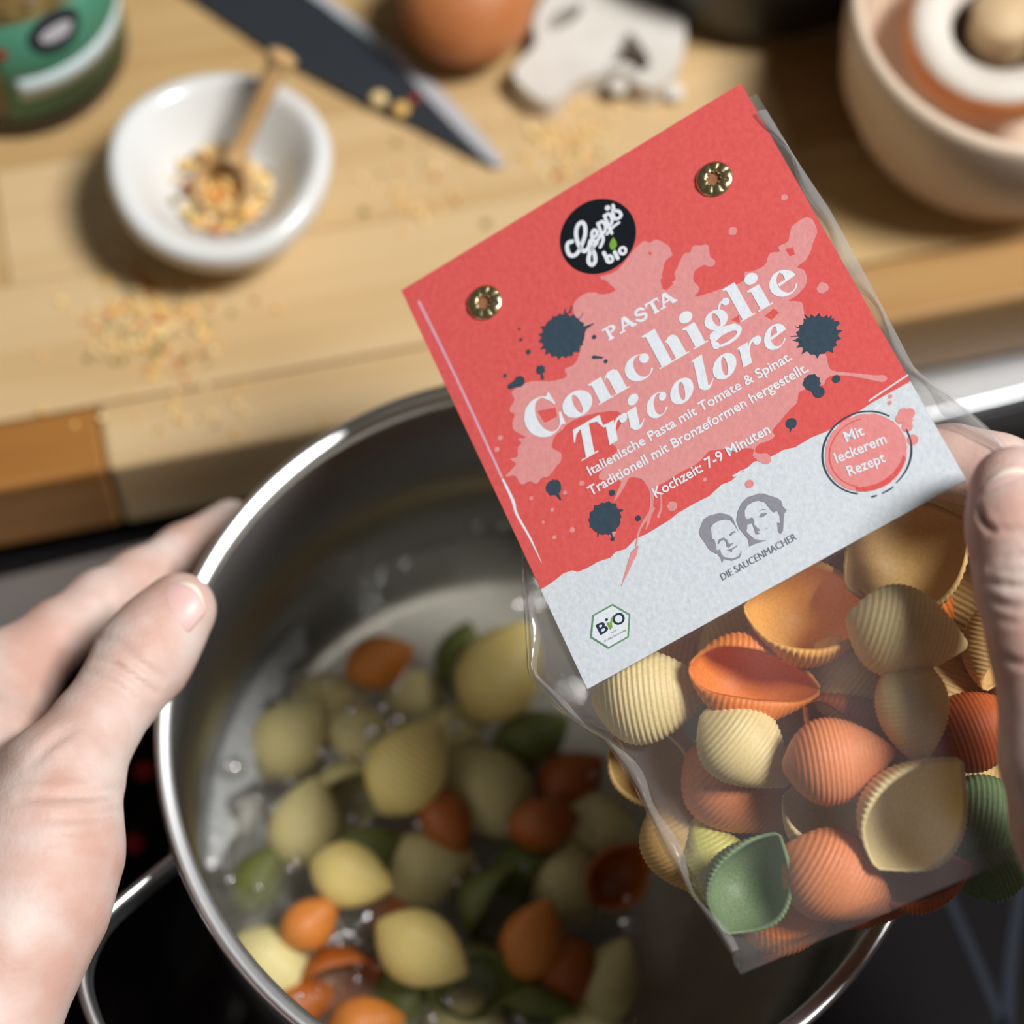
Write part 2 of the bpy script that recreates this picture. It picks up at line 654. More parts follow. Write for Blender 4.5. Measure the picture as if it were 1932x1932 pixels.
def place_cam(o, x, y, depth, ang, roll, tilt, size):
    """long axis at image angle ang (deg, ccw), roll 0 = mouth to the camera, tilt = head leaning to the camera; size in px at that depth"""
    A = Matrix.Rotation(math.radians(ang), 3, 'Z') @ Matrix.Rotation(math.radians(-tilt), 3, 'Y') @ Matrix.Rotation(math.radians(roll), 3, 'X')
    s = size * depth / FPX
    m3 = Matrix([[float(M[i, j]) for j in range(3)] for i in range(3)]) @ A
    m4 = (m3 * s).to_4x4()
    m4.translation = Vector(atd(x, y, depth))
    o.matrix_world = m4


# =================================================================== PASTA BAG: card plane fitted to its four corners
CPX = [(757, 548), (1398, 157), (1823, 905), (1108, 1300)]
CDEP = [0.48976, 0.47138, 0.43162, 0.45]
CW = [atd(x, y, d) for (x, y), d in zip(CPX, CDEP)]
CU = CW[1] - CW[0]
CWID = np.linalg.norm(CU)
CU /= CWID
CN = np.cross(CW[3] - CW[0], CU)
CN /= np.linalg.norm(CN)
if CN @ (CAM - CW[0]) < 0:
    CN = -CN                                   # outward, towards the viewer
CV = np.cross(CU, CN)
CV = CV if CV @ (CW[3] - CW[0]) > 0 else -CV   # down the card
CHEI = float((CW[3] - CW[0]) @ CV)


def L(x, y):
    """photo pixel -> card coordinates in cm (s right, t down)"""
    d = ray(x, y)
    t = ((CW[0] - CAM) @ CN) / (d @ CN)
    q = CAM + d * t - CW[0]
    return np.array([q @ CU, q @ CV]) * 100


def C3(s, t, w=0.0):
    """card coordinates (cm) and height above the card (m) -> world"""
    return CW[0] + CU * s / 100 + CV * t / 100 + CN * w


def pd(x, y):
    d = ray(x, y)
    return float(((CW[0] - CAM) @ CN) / (d @ CN))


bag_base = C3(5.5, 19.5, -0.015)
bag = thing('pasta_bag', bag_base, 'clear pasta bag with a red and white header card, held over the pot', 'bag')
paper = pbr('card_paper', srgb(222, 228, 234), 0.75, spec=0.2, noise=(900, srgb(206, 214, 222), 0.3, (1, 1, 1)), bump=(700, 0.25, 0.0004))
# folded card: front sheet, fold, back sheet
prof = [(CHEI * 100, 0.0)] + [(t, 0.0) for t in np.linspace(CHEI * 100 - 0.5, 0.10, 12)]
for a in np.linspace(90, 270, 9):
    prof.append((0.10 - 0.16 * math.cos(math.radians(a - 90)) * 0 - 0.14 * math.sin(math.radians(a - 90)), -0.0016 + 0.0016 * math.cos(math.radians(a - 90))))
prof += [(t, -0.0032 - 0.0012 * t) for t in (0.6, 1.5, 3.0, 4.5)]
TH = 0.00035
shear = lambda t: -0.14 * t / 11.34
V, F = [], []
pr = np.array([[p[0] / 100, p[1]] for p in prof])
nrm = []
for i in range(len(pr)):
    d = pr[min(i + 1, len(pr) - 1)] - pr[max(i - 1, 0)]
    d /= np.linalg.norm(d)
    nrm.append(np.array([-d[1], d[0]]))
for i in range(len(pr)):
    for k, wofs in enumerate((0, TH)):
        q = pr[i] + nrm[i] * wofs * (1)
        if (nrm[0][1] > 0):
            q = pr[i] - nrm[i] * wofs
        for s in (0.0, CWID * 100):
            V.append(C3(s + shear(q[0] * 100), q[0] * 100, q[1]))
nP = len(pr)
for i in range(nP - 1):
    a, b = 4 * i, 4 * i + 4
    F += [(a, a + 1, b + 1, b), (a + 2, b + 2, b + 3, a + 3), (a, b, b + 2, a + 2), (a + 1, a + 3, b + 3, b + 1)]
F += [(0, 2, 3, 1), (4 * nP - 4, 4 * nP - 3, 4 * nP - 1, 4 * nP - 2)]
card = obj('header_card', V, F, paper, bag, smooth=False)
card['label'] = 'folded red and white paper header card with white pasta lettering'

# ---------------------------------------------------------------- print on the card


class Ink:
    def __init__(self):
        self.V, self.F, self.Z, self.k = [], [], [], 0

    def _add(self, pts, faces):
        n = len(self.V)
        self.k += 1
        self.Z += [self.k % 14] * len(pts)
        self.V += [tuple(p) for p in pts]
        self.F += [tuple(i + n for i in f) for f in faces]

    def poly(self, pts):
        from mathutils.geometry import tessellate_polygon
        pts = [tuple(map(float, p)) for p in pts]
        tris = tessellate_polygon([[Vector((p[0], p[1], 0)) for p in pts]])
        self._add(pts, tris)
        return self

    def ring(self, outer, inner, closed=True):
        n = len(outer)
        self._add(list(outer) + list(inner), [(i, (i + 1) % n, n + (i + 1) % n, n + i) for i in range(n if closed else n - 1)])
        return self

    def disc(self, cx, cy, r, n=24, ry=None):
        ry = r if ry is None else ry
        return self.poly([(cx + r * math.cos(2 * pi * i / n), cy + ry * math.sin(2 * pi * i / n)) for i in range(n)])

    def rect(self, x0, x1, y0, y1):
        return self.poly([(x0, y0), (x1, y0), (x1, y1), (x0, y1)])

    def stroke(self, pts, w, smooth=5, caps=True):
        P = catmull([np.array(p, float) for p in pts], smooth) if len(pts) > 2 and smooth else np.array(pts, float)
        m = len(P)
        ws = np.interp(np.linspace(0, 1, m), np.linspace(0, 1, len(w)), w) if not np.isscalar(w) else np.full(m, w)
        A, B = [], []
        for i in range(m):
            t = P[min(i + 1, m - 1)] - P[max(i - 1, 0)]
            t = t / (np.linalg.norm(t) + 1e-9)
            nn = np.array([-t[1], t[0]])
            A.append(P[i] + nn * ws[i] / 2)
            B.append(P[i] - nn * ws[i] / 2)
        self.ring(A, B, closed=False)
        if caps:
            for p, q in ((P[0], ws[0]), (P[-1], ws[-1])):
                if q > 0.004:
                    self.disc(p[0], p[1], q / 2, 12)
        return self

    def out(self, name, mat, layer, xf=None, parent=None):
        W = []
        for p in self.V:
            s, t = xf(p) if xf else p
            W.append(C3(s, t, 0.000015 * layer + 0.000001 * self.Z[len(W)]))
        nn = CN
        fc = []
        for f in self.F:
            a, b, c = (np.array(W[f[0]]), np.array(W[f[1]]), np.array(W[f[2]]))
            fc.append(f if np.cross(b - a, c - a) @ nn > 0 else f[::-1])
        return obj(name, W, fc, mat, parent or card, smooth=False)


def ink_mat(name, c, c2=None):
    return pbr(name, c, 0.7, spec=0.2, noise=(700, c2 or tuple(min(1, k * 0.86) for k in c[:3]) + (1,), 0.3, (1, 1, 1)), bump=(700, 0.25, 0.0004))


red = ink_mat('ink_red', srgb(218, 88, 86), srgb(226, 98, 95))
pink = ink_mat('ink_pink', srgb(222, 146, 146), srgb(228, 156, 154))
navy = ink_mat('ink_navy', srgb(60, 78, 92))
dark = ink_mat('ink_black', srgb(18, 24, 32))
white = ink_mat('ink_white', srgb(226, 232, 240), srgb(232, 238, 244))
grey = ink_mat('ink_grey', srgb(150, 150, 160))
grey2 = ink_mat('ink_grey_text', srgb(128, 132, 142))
green = ink_mat('ink_green', srgb(112, 158, 122))
leafg = ink_mat('ink_leaf', srgb(128, 178, 66))
lilac = ink_mat('ink_lilac', srgb(226, 176, 196))

H = CHEI * 100
W_ = CWID * 100
# red field with a torn lower edge
low = [(1715, 721), (1645, 760), (1600, 790), (1560, 814), (1530, 826), (1500, 844), (1478, 849), (1460, 859), (1446, 866), (1423, 871), (1408, 884), (1395, 889), (1388, 900), (1378, 908),
       (1362, 914), (1338, 936), (1310, 950), (1279, 968), (1262, 982), (1219, 1008), (1200, 1016), (1180, 1036), (1162, 1041), (1152, 1052), (1128, 1060), (1108, 1072), (1089, 1079), (1080, 1076), (1063, 1082), (1048, 1094), (1034, 1104), (1021, 1112)]
lowL = [L(*p) for p in low]
lowL[0] = np.array([W_ + shear(lowL[0][1]), lowL[0][1]])
lowL[-1] = np.array([shear(lowL[-1][1]), lowL[-1][1]])
pts = [(0, 0.0), (W_, 0.0)] + lowL
Ink().poly(pts).out('red_print', red, 1)
# torn lighter streaks
for a, b, w in [((1640, 756), (1712, 708), 0.035), ((1650, 772), (1660, 764), 0.03), ((1405, 887), (1398, 893), 0.05), ((1384, 898), (1412, 884), 0.05)]:
    Ink().stroke([L(*a), L(*b)], w).out('torn_streak', white, 2)
# big pink splash
sp = [(1132, 523), (1165, 510), (1197, 470), (1206, 462), (1215, 455), (1226, 458), (1240, 452), (1262, 465), (1266, 474), (1268, 482), (1256, 492), (1252, 505), (1249, 520), (1256, 535), (1268, 532), (1275, 527), (1272, 516), (1278, 505),
      (1284, 490), (1292, 478), (1302, 476), (1308, 464), (1322, 463), (1335, 462), (1338, 474), (1340, 485), (1350, 493), (1345, 502), (1335, 503), (1328, 500), (1312, 510), (1308, 522), (1310, 532), (1320, 545), (1311, 560),
      (1338, 553), (1365, 544), (1384, 540), (1404, 528), (1405, 514), (1420, 512), (1438, 504), (1446, 496), (1448, 487), (1455, 477), (1471, 475), (1469, 465), (1486, 456), (1490, 440), (1494, 428), (1510, 415), (1524, 410), (1534, 416), (1542, 436), (1538, 448), (1533, 461), (1528, 478),
      (1519, 492), (1504, 504), (1517, 510), (1523, 527), (1517, 543), (1500, 560), (1488, 568), (1512, 570), (1517, 589), (1525, 610), (1540, 640), (1558, 668), (1562, 684), (1570, 699), (1610, 704), (1650, 708), (1668, 708), (1674, 715), (1664, 721), (1640, 716),
      (1600, 709), (1570, 709), (1558, 716), (1554, 726), (1530, 732), (1508, 740), (1504, 759), (1488, 775), (1471, 796), (1457, 813), (1462, 822), (1450, 832), (1432, 838), (1424, 850), (1430, 856), (1448, 856), (1455, 868), (1448, 876), (1434, 872), (1420, 860), (1418, 846),
      (1353, 849), (1338, 851), (1328, 862), (1316, 874), (1298, 884), (1279, 894), (1258, 908), (1240, 918), (1234, 935), (1232, 960), (1226, 985), (1218, 1000), (1222, 978), (1226, 955), (1226, 930), (1218, 912), (1209, 904), (1189, 901), (1180, 915), (1168, 935), (1158, 946), (1166, 925), (1172, 908),
      (1162, 906), (1130, 904), (1140, 880), (1165, 850), (1150, 830), (1172, 800), (1165, 776), (1110, 783), (1075, 797), (1060, 812), (1047, 823), (1041, 843), (1050, 850), (1059, 856), (1058, 870), (1050, 880), (1036, 898), (1022, 902), (1012, 913),
      (1000, 908), (983, 914), (973, 898), (953, 899), (966, 886), (973, 874), (962, 866), (976, 862), (977, 845), (984, 836), (978, 828), (992, 826), (980, 818), (969, 811), (967, 796), (971, 782), (961, 774), (971, 754), (966, 745), (969, 736), (996, 721), (1016, 719), (1042, 719), (1069, 711), (1065, 697),
      (1080, 690), (1089, 679), (1095, 660), (1092, 668), (1105, 626), (1096, 610), (1084, 595), (1082, 575), (1092, 562), (1105, 554), (1122, 552), (1138, 556), (1161, 548), (1152, 538), (1146, 531)]
ik = Ink()
ik.poly(list(catmull([L(*p) for p in sp], 3, True)))
rs = random.Random(3)
for (x, y, r) in [(1383, 436, 8), (1480, 372, 6), (1552, 543, 10), (1155, 1004, 8), (1268, 955, 9), (944, 826, 5), (938, 848, 5), (1066, 930, 4), (1098, 912, 5), (1150, 960, 0.1), (1042, 962, 4), (1046, 1014, 4), (1002, 940, 4), (1330, 905, 4), (1080, 1000, 5), (1025, 985, 3)]:
    c = L(x, y)
    rr = r / 76
    ik.poly([(c[0] + rr * (1 + 0.15 * rs.uniform(-1, 1)) * math.cos(a), c[1] + rr * (1 + 0.15 * rs.uniform(-1, 1)) * math.sin(a)) for a in np.linspace(0, 2 * pi, 13)[:-1]])
ik.stroke([L(1204, 1030), L(1196, 1045), L(1186, 1070), L(1172, 1106)], [0.03, 0.16, 0.10, 0.01], caps=False)
ik.stroke([L(1232, 960), L(1215, 985), L(1205, 1005), L(1200, 1030)], [0.10, 0.07, 0.05, 0.03])
ik.stroke([L(1246, 930), L(1248, 955), L(1242, 975)], [0.03, 0.05, 0.07])
ik.out('paint_splash', pink, 3)
for isl in [[(1014, 776), (1032, 772), (1049, 769), (1051, 786), (1040, 792), (1028, 798)], [(1246, 527), (1258, 520), (1270, 536), (1258, 548), (1250, 545)], [(1482, 470), (1496, 466), (1500, 480), (1490, 484)],
            [(1443, 596), (1460, 582), (1470, 590), (1456, 604)], [(1380, 604), (1394, 594), (1396, 610)], [(1222, 478), (1228, 474), (1230, 482)]]:
    Ink().poly([L(*p) for p in isl]).out('red_island', red, 4)


def splat(cx, cy, r, seed, spikes=16, rough=0.16, tails=()):
    g = random.Random(seed)
    ik = Ink()
    c = L(cx, cy)
    R_ = r / 78
    pts = []
    n = spikes * 3
    for i in range(n):
        a = 2 * pi * i / n
        k = 1.0 + g.uniform(-0.05, 0.05)
        if i % 3 == 0:
            k += rough * g.uniform(0.3, 1.3)
        else:
            k -= rough * 0.15
        pts.append((c[0] + R_ * k * math.cos(a), c[1] + R_ * k * math.sin(a)))
    ik.poly(pts)
    for tl in tails:
        ik.stroke([L(*tl[0]), L(*tl[1])], [tl[2] / 78, tl[3] / 78])
    return ik


splat(1062, 634, 43, 1, 20, 0.12, [((1098, 622), (1120, 611), 10, 2), ((1075, 590), (1079, 578), 4, 2), ((1066, 590), (1067, 583), 4, 2), ((1095, 600), (1101, 590), 2, 1)]).out('ink_blot', navy, 5)
splat(1544, 633, 37, 2, 18, 0.16, [((1570, 612), (1582, 607), 10, 3), ((1525, 602), (1518, 594), 6, 2), ((1512, 620), (1500, 616), 3, 1), ((1508, 634), (1492, 635), 3, 1), ((1510, 645), (1496, 642), 3, 1), ((1565, 606), (1568, 597), 6, 3)]).out('ink_blot', navy, 5)
splat(1142, 978, 30, 3, 14, 0.08, [((1150, 1000), (1155, 1012), 7, 3), ((1130, 1000), (1128, 1012), 5, 2), ((1163, 965), (1174, 963), 8, 4)]).out('ink_blot', navy, 5)
splat(1045, 920, 15, 4, 10, 0.06, [((1050, 930), (1058, 943), 8, 3)]).out('ink_blot', navy, 5)
splat(1531, 722, 15, 5, 9, 0.14, [((1535, 730), (1545, 740), 16, 22)]).out('ink_blot', navy, 5)
splat(1493, 799, 10, 6, 9, 0.05, [((1493, 806), (1491, 815), 5, 1.5)]).out('ink_blot', navy, 5)
splat(1578, 715, 7.5, 7, 9, 0.05).out('ink_blot', navy, 5)
splat(980, 720, 11, 8, 8, 0.08, [((978, 722), (963, 729), 16, 12)]).out('ink_blot', navy, 5)
splat(1020, 698, 9, 9, 7, 0.2, [((1022, 705), (1024, 714), 4, 6)]).out('ink_blot', navy, 5)
for (x, y, r) in [(1155, 930, 6), (1204, 978, 5.5), (1121, 636, 4.5), (997, 664, 5), (983, 641, 3.5), (953, 709, 3.8), (1143, 682, 4), (1156, 1017, 4), (980, 621, 2.5)]:
    c = L(x, y)
    Ink().disc(c[0], c[1], r / 76, 12).out('ink_droplet', navy, 5)
Ink().stroke([L(1120, 674), L(1136, 675)], [0.09, 0.05]).out('ink_droplet', navy, 5)

# white line along the left side of the card
Ink().stroke([L(790, 568), L(845, 680), L(885, 765), L(947, 901)], [0.07, 0.06, 0.06, 0.06], caps=False).out('white_line', lilac, 3)
Ink().stroke([L(948, 903), L(968, 945), L(975, 970), L(1000, 1015), L(1022, 1062)], [0.05, 0.08, 0.06, 0.05, 0.01], caps=False).out('white_line', white, 3)

# ---- big title, fat-face letters.  letter space: x = s (cm), y up from the baseline
up = lambda base, sl=0.0: (lambda p: (p[0] + sl * p[1], base - p[1]))


def el(cx, cy, rx, ry, a0=0, a1=360, n=36):
    full = abs(a1 - a0) >= 359.9
    A = np.radians(np.linspace(a0, a1, n, endpoint=not full))
    return [(cx + rx * math.cos(a), cy + ry * math.sin(a)) for a in A]


def serif(ik, x0, x1, y, h=0.045):
    ik.rect(x0, x1, y, y + h)


def g_o(ik, cx, cy, rx, ry, ix, iy):
    ik.ring(el(cx, cy, rx, ry), el(cx, cy, ix, iy))


def g_c(ik, cx, cy, rx, ry, inx=0.55, ball=True):
    ik.ring(el(cx, cy, rx, ry, 48, 325), el(cx + rx * 0.22, cy, rx * inx, ry * 0.88, 48, 325), closed=False)
    if ball:
        ik.disc(cx + rx * 0.58, cy + ry * 0.45, rx * 0.34, 20)


def g_e(ik, cx, cy, rx, ry):
    ik.ring(el(cx, cy, rx, ry, 8, 325), el(cx + rx * 0.2, cy, rx * 0.60, ry * 0.86, 8, 325), closed=False)
    ik.poly([(cx - 0.35 * rx, cy - 0.02), (cx + 0.97 * rx, cy + 0.03), (cx + 0.97 * rx, cy + 0.085), (cx - 0.35 * rx, cy + 0.05)])
    ik.poly([(cx + 0.22 * rx, cy + 0.05), (cx + 0.97 * rx, cy + 0.06), (cx + 0.86 * rx, cy + 0.52 * ry), (cx + 0.5 * rx, cy + 0.87 * ry), (cx + 0.1 * rx, cy + 0.97 * ry), (cx + 0.26 * rx, cy + 0.6 * ry)])


def g_stem(ik, x0, x1, h, foot=True, head=True):
    ik.rect(x0, x1, 0, h)
    if foot:
        serif(ik, x0 - 0.07, x1 + 0.07, 0, 0.03)
    if head:
        ik.poly([(x0 - 0.08, h - 0.035), (x0, h - 0.07), (x0 + 0.02, h), (x0 - 0.08, h)])


def g_arch(ik, x0, x1, x2, xh):
    """hump from the stem's right side x0 into a right stem x1..x2"""
    ik.poly([(x0, xh * 0.66), (x0 + 0.07, xh * 0.9), (x0 + 0.2, xh * 1.03), (x2 - 0.08, xh * 1.02), (x2 - 0.01, xh * 0.88), (x2, xh * 0.7), (x2, 0), (x1, 0), (x1, xh * 0.7), (x1 - 0.03, xh * 0.88), (x0 + 0.04, xh * 0.76)])
    serif(ik, x1 - 0.05, x2 + 0.07, 0, 0.03)


ik = Ink()
ik.ring(el(1.79, 0.46, 0.48, 0.52, 40, 322), el(1.90, 0.46, 0.27, 0.465, 40, 322), closed=False)
ik.poly([(2.17, 0.97), (2.20, 0.60), (2.16, 0.60), (2.10, 0.74), (1.96, 0.93), (2.06, 0.88)])
ik.poly([(2.22, 0.36), (2.20, 0.02), (2.08, 0.06), (1.96, -0.01), (2.08, 0.10), (2.17, 0.36)])
g_o(ik, 2.66, 0.305, 0.385, 0.325, 0.085, 0.255)
g_stem(ik, 3.17, 3.46, 0.60)
g_arch(ik, 3.46, 3.60, 3.89, 0.60)
g_c(ik, 4.37, 0.305, 0.36, 0.325)
g_stem(ik, 4.85, 5.13, 0.97)
g_arch(ik, 5.13, 5.24, 5.52, 0.60)
g_stem(ik, 5.77, 6.03, 0.60)
ik.disc(5.90, 0.82, 0.17, 24, 0.145)
g_o(ik, 6.50, 0.37, 0.29, 0.24, 0.075, 0.18)
ik.stroke([(6.66, 0.55), (6.76, 0.67), (6.88, 0.69)], [0.04, 0.05, 0.05])
ik.disc(6.90, 0.65, 0.095, 18)
ik.ring(el(6.53, -0.11, 0.40, 0.22), el(6.50, -0.155, 0.29, 0.10))
ik.poly([(6.20, 0.12), (6.34, 0.16), (6.60, 0.12), (6.85, 0.05), (6.92, -0.1), (6.5, -0.02), (6.2, -0.06), (6.15, 0.03)])
ik.disc(6.21, -0.20, 0.09, 16)
g_stem(ik, 7.04, 7.30, 0.96)
g_stem(ik, 7.52, 7.77, 0.60)
ik.disc(7.67, 0.82, 0.165, 24, 0.14)
g_e(ik, 8.27, 0.305, 0.34, 0.33)
ik.out('title_lettering', white, 8, up(5.385))
ik = Ink()
ik.rect(2.26, 2.49, 0, 0.79)
serif(ik, 2.13, 2.60, 0, 0.03)
ik.rect(2.06, 2.80, 0.745, 0.80)
ik.poly([(2.06, 0.80), (2.03, 0.50), (2.06, 0.50), (2.13, 0.66), (2.30, 0.75)])
ik.poly([(2.80, 0.80), (2.84, 0.50), (2.81, 0.50), (2.70, 0.68), (2.46, 0.75)])
ik.rect(2.90, 3.13, 0, 0.50)
ik.poly([(2.82, 0.47), (2.92, 0.44), (2.92, 0.52), (2.84, 0.51)])
ik.stroke([(3.11, 0.26), (3.18, 0.44), (3.30, 0.49)], [0.03, 0.06, 0.08])
ik.disc(3.37, 0.42, 0.105, 18)
ik.poly([(3.50, 0.50), (3.74, 0.52), (3.74, 0.10), (3.50, 0.10)])
ik.stroke([(3.63, 0.12), (3.66, 0.05), (3.76, 0.02), (3.88, 0.14)], [0.22, 0.14, 0.07, 0.02])
ik.poly([(3.43, 0.46), (3.52, 0.44), (3.52, 0.51)])
ik.disc(3.70, 0.70, 0.145, 22, 0.125)
g_c(ik, 4.27, 0.265, 0.29, 0.285)
g_o(ik, 4.93, 0.265, 0.31, 0.285, 0.075, 0.22)
ik.poly([(5.36, 0.80), (5.60, 0.82), (5.60, 0.10), (5.36, 0.10)])
ik.poly([(5.29, 0.77), (5.38, 0.74), (5.38, 0.81)])
ik.stroke([(5.49, 0.12), (5.52, 0.05), (5.62, 0.02), (5.75, 0.14)], [0.22, 0.14, 0.07, 0.02])
g_o(ik, 6.08, 0.265, 0.31, 0.285, 0.075, 0.22)
ik.rect(6.52, 6.75, 0, 0.50)
ik.poly([(6.44, 0.47), (6.54, 0.44), (6.54, 0.52)])
ik.stroke([(6.73, 0.26), (6.80, 0.44), (6.92, 0.49)], [0.03, 0.06, 0.08])
ik.disc(6.99, 0.42, 0.105, 18)
g_e(ik, 7.43, 0.265, 0.29, 0.285)
ik.out('title_lettering', white, 8, up(6.405, 0.27))
# PASTA in small slab letters
ik = Ink()
x = 4.02
sw = 0.085


def slabs(xs, y):
    for q in xs:
        ik.rect(q - 0.075, q + 0.075, y - (0.0 if y == 0 else 0.045), y + (0.045 if y == 0 else 0.0))


hA = 0.345
ik.rect(x + 0.05, x + 0.05 + sw, 0, hA)
ik.ring(el(x + 0.14, hA - 0.095, 0.17, 0.098, -90, 90, 14), el(x + 0.14, hA - 0.095, 0.085, 0.048, -90, 90, 14), False)
slabs([x + 0.09], 0)
slabs([x + 0.05], hA)
for xa in (x + 0.38, x + 1.50):
    ik.poly([(xa, 0), (xa + 0.05, 0), (xa + 0.21, hA), (xa + 0.14, hA)])
    ik.poly([(xa + 0.13, hA), (xa + 0.24, hA), (xa + 0.39, 0), (xa + 0.28, 0)])
    ik.rect(xa + 0.09, xa + 0.29, 0.10, 0.145)
    slabs([xa + 0.02, xa + 0.335], 0)
xs_ = x + 0.82
ik.stroke([(xs_ + 0.27, hA - 0.09), (xs_ + 0.20, hA - 0.03), (xs_ + 0.08, hA - 0.05), (xs_ + 0.06, hA - 0.13), (xs_ + 0.17, hA - 0.18), (xs_ + 0.27, 0.12), (xs_ + 0.22, 0.03), (xs_ + 0.09, 0.03), (xs_ + 0.02, 0.10)], 0.07, 4)
xt = x + 1.16
ik.rect(xt + 0.13, xt + 0.22, 0, hA)
ik.rect(xt, xt + 0.35, hA - 0.05, hA)
ik.rect(xt, xt + 0.03, hA - 0.12, hA)
ik.rect(xt + 0.32, xt + 0.35, hA - 0.12, hA)
slabs([xt + 0.175], 0)
ik.out('title_lettering', white, 8, up(4.085))


# ---- sans text lines
def text_mesh(txt, bold=0.0):
    cu = bpy.data.curves.new('t', 'FONT')
    cu.body = txt
    cu.size = 1.0
    cu.offset = bold
    cu.resolution_u = 3
    to = bpy.data.objects.new('t', cu)
    COL.objects.link(to)
    dg = bpy.context.evaluated_depsgraph_get()
    dg.update()
    me = bpy.data.meshes.new_from_object(to.evaluated_get(dg))
    V = np.array([v.co[:2] for v in me.vertices])
    F = [tuple(p.vertices) for p in me.polygons]
    bpy.data.objects.remove(to, do_unlink=True)
    bpy.data.curves.remove(cu)
    bpy.data.meshes.remove(me)
    return V, F


def line(txt, s0, s1, base, cap, mat, layer=8, rot=0.0, bold=0.017, name='caption_lettering', ref='H'):
    V, F = text_mesh(txt, bold)
    R_, _ = text_mesh(ref, bold)
    hcap = R_[:, 1].max() - R_[:, 1].min()
    ymin = R_[:, 1].min()
    x0, x1 = V[:, 0].min(), V[:, 0].max()
    ik = Ink()
    k = cap / hcap
    kx = (s1 - s0) / (x1 - x0)
    ik.V = [((v[0] - x0) * kx, (v[1] - ymin) * k) for v in V]
    ik.F = F
    ik.Z = [0] * len(V)
    cr, sr = math.cos(rot), math.sin(rot)
    ik.out(name, mat, layer, lambda p: (s0 + p[0] * cr + p[1] * sr, base + p[0] * sr - p[1] * cr))


line('Italienische Pasta mit Tomate & Spinat.', 2.16, 7.60, 6.84, 0.245, white)
line('Traditionell mit Bronzeformen hergestellt.', 1.95, 7.80, 7.285, 0.245, white)
line('Kochzeit: 7-9 Minuten', 3.30, 6.36, 8.135, 0.255, white)
line('DIE SAUCENMACHER', 3.80, 5.73, 10.655, 0.165, grey2, bold=0.0)
RT = math.atan2(9.74 - 9.56, 8.54 - 7.31) * 0.9
line('Mit', 7.74, 8.18, 9.23, 0.25, white, 9, RT)
line('leckerem', 7.32, 8.53, 9.555, 0.25, white, 9, RT)
line('Rezept', 7.42, 8.30, 9.97, 0.25, white, 9, RT)

# ---- round stamp
sc_ = np.array([8.0, 9.66])
ik = Ink()
g = random.Random(11)
pts = []
for a in np.linspace(0, 360, 73)[:-1]:
    k = 0.93 + 0.012 * g.uniform(-1, 1)
    pts.append((sc_[0] + k * math.cos(math.radians(a)), sc_[1] + 0.97 * k * math.sin(math.radians(a))))
ik.poly(pts)
for p in [(1712, 792), (1705, 780), (1716, 780), (1722, 830), (1712, 805), (1700, 790)]:
    q = L(*p)
    ik.disc(q[0], q[1], 0.13, 10)
for p in [(1680, 748), (1679, 760)]:
    q = L(*p)
    ik.disc(q[0], q[1], 0.05, 10)
q = L(1414, 913)
ik.disc(q[0], q[1], 0.10, 16)
ik.out('stamp', ink_mat('ink_rose', srgb(228, 140, 140), srgb(232, 150, 148)), 4)
ik = Ink()
ik.ring(el(sc_[0], sc_[1], 0.93, 0.90, 40, 130), el(sc_[0], sc_[1] - 0.03, 0.90, 0.80, 40, 130), False)
ik.ring(el(sc_[0], sc_[1], 0.84, 0.80, 130, 290), el(sc_[0], sc_[1], 0.815, 0.775, 130, 290), False)
ik.out('stamp_crescent', red, 6)  # red crescent and thin arc printed on the stamp
ik = Ink()
for a0, a1, r in ((128, 330, 0.985), (0, 75, 1.03), (82, 96, 1.06), (104, 110, 1.07)):
    ik.stroke(el(sc_[0], sc_[1], r, r * 0.97, a0, a1, 24), [0.03, 0.045, 0.03], smooth=0)
ik.out('stamp_ring', navy, 7)

# ---- round logo
lc = L(1128, 446)
ik = Ink().disc(lc[0], lc[1], 0.965, 64)
ik.out('logo_disc', dark, 6)
K = lambda x, y: L(1020 + x / 8.78, 340 + y / 8.78)
ik = Ink()
ws_ = 0.105
for path, w in [([(525, 1020), (460, 1040), (440, 1120), (470, 1220), (540, 1255), (620, 1200), (690, 1060), (740, 900), (735, 760), (685, 700), (620, 750), (590, 870), (610, 1010), (660, 1120), (730, 1180), (800, 1110), (825, 1010)], ws_),
                ([(825, 1010), (850, 1130), (900, 1240), (905, 1350), (855, 1405), (800, 1360), (805, 1250), (860, 1120), (930, 1040)], ws_),
                ([(860, 960), (930, 910), (930, 850), (880, 830), (850, 900), (870, 1000), (940, 1000), (1000, 900)], 0.085),
                ([(950, 720), (1010, 880), (1040, 990), (990, 1110)], 0.085), ([(960, 720), (1030, 690), (1080, 770), (1060, 860), (1010, 880)], 0.085),
                ([(1060, 590), (1120, 740), (1180, 880)], 0.085), ([(1070, 590), (1130, 560), (1185, 640), (1165, 735), (1115, 740)], 0.085),
                ([(1100, 900), (1190, 790), (1300, 705)], 0.07), ([(1200, 420), (1225, 500), (1300, 520), (1335, 580), (1300, 630), (1235, 640), (1200, 560), (1200, 480)], 0.085)]:
    ik.stroke([K(*p) for p in path], w, 5)
q = K(1112, 462)
ik.disc(q[0], q[1], 0.07, 14)
ik.stroke([K(1050, 1205), K(1125, 1350)], 0.10)
for (cx, cy) in ((1145, 1310), (1362, 1170)):
    q = K(cx, cy)
    ik.ring(el(q[0], q[1], 0.115, 0.125, n=20), el(q[0], q[1], 0.035, 0.05, n=20))
ik.stroke([K(1230, 1195), K(1280, 1295)], 0.10)
ik.out('logo_lettering', white, 8)
Ink().poly([K(1205, 945), K(1255, 1010), K(1268, 1080), K(1225, 1155), K(1165, 1150), K(1140, 1080), K(1165, 1000)]).out('logo_leaf', leafg, 8)

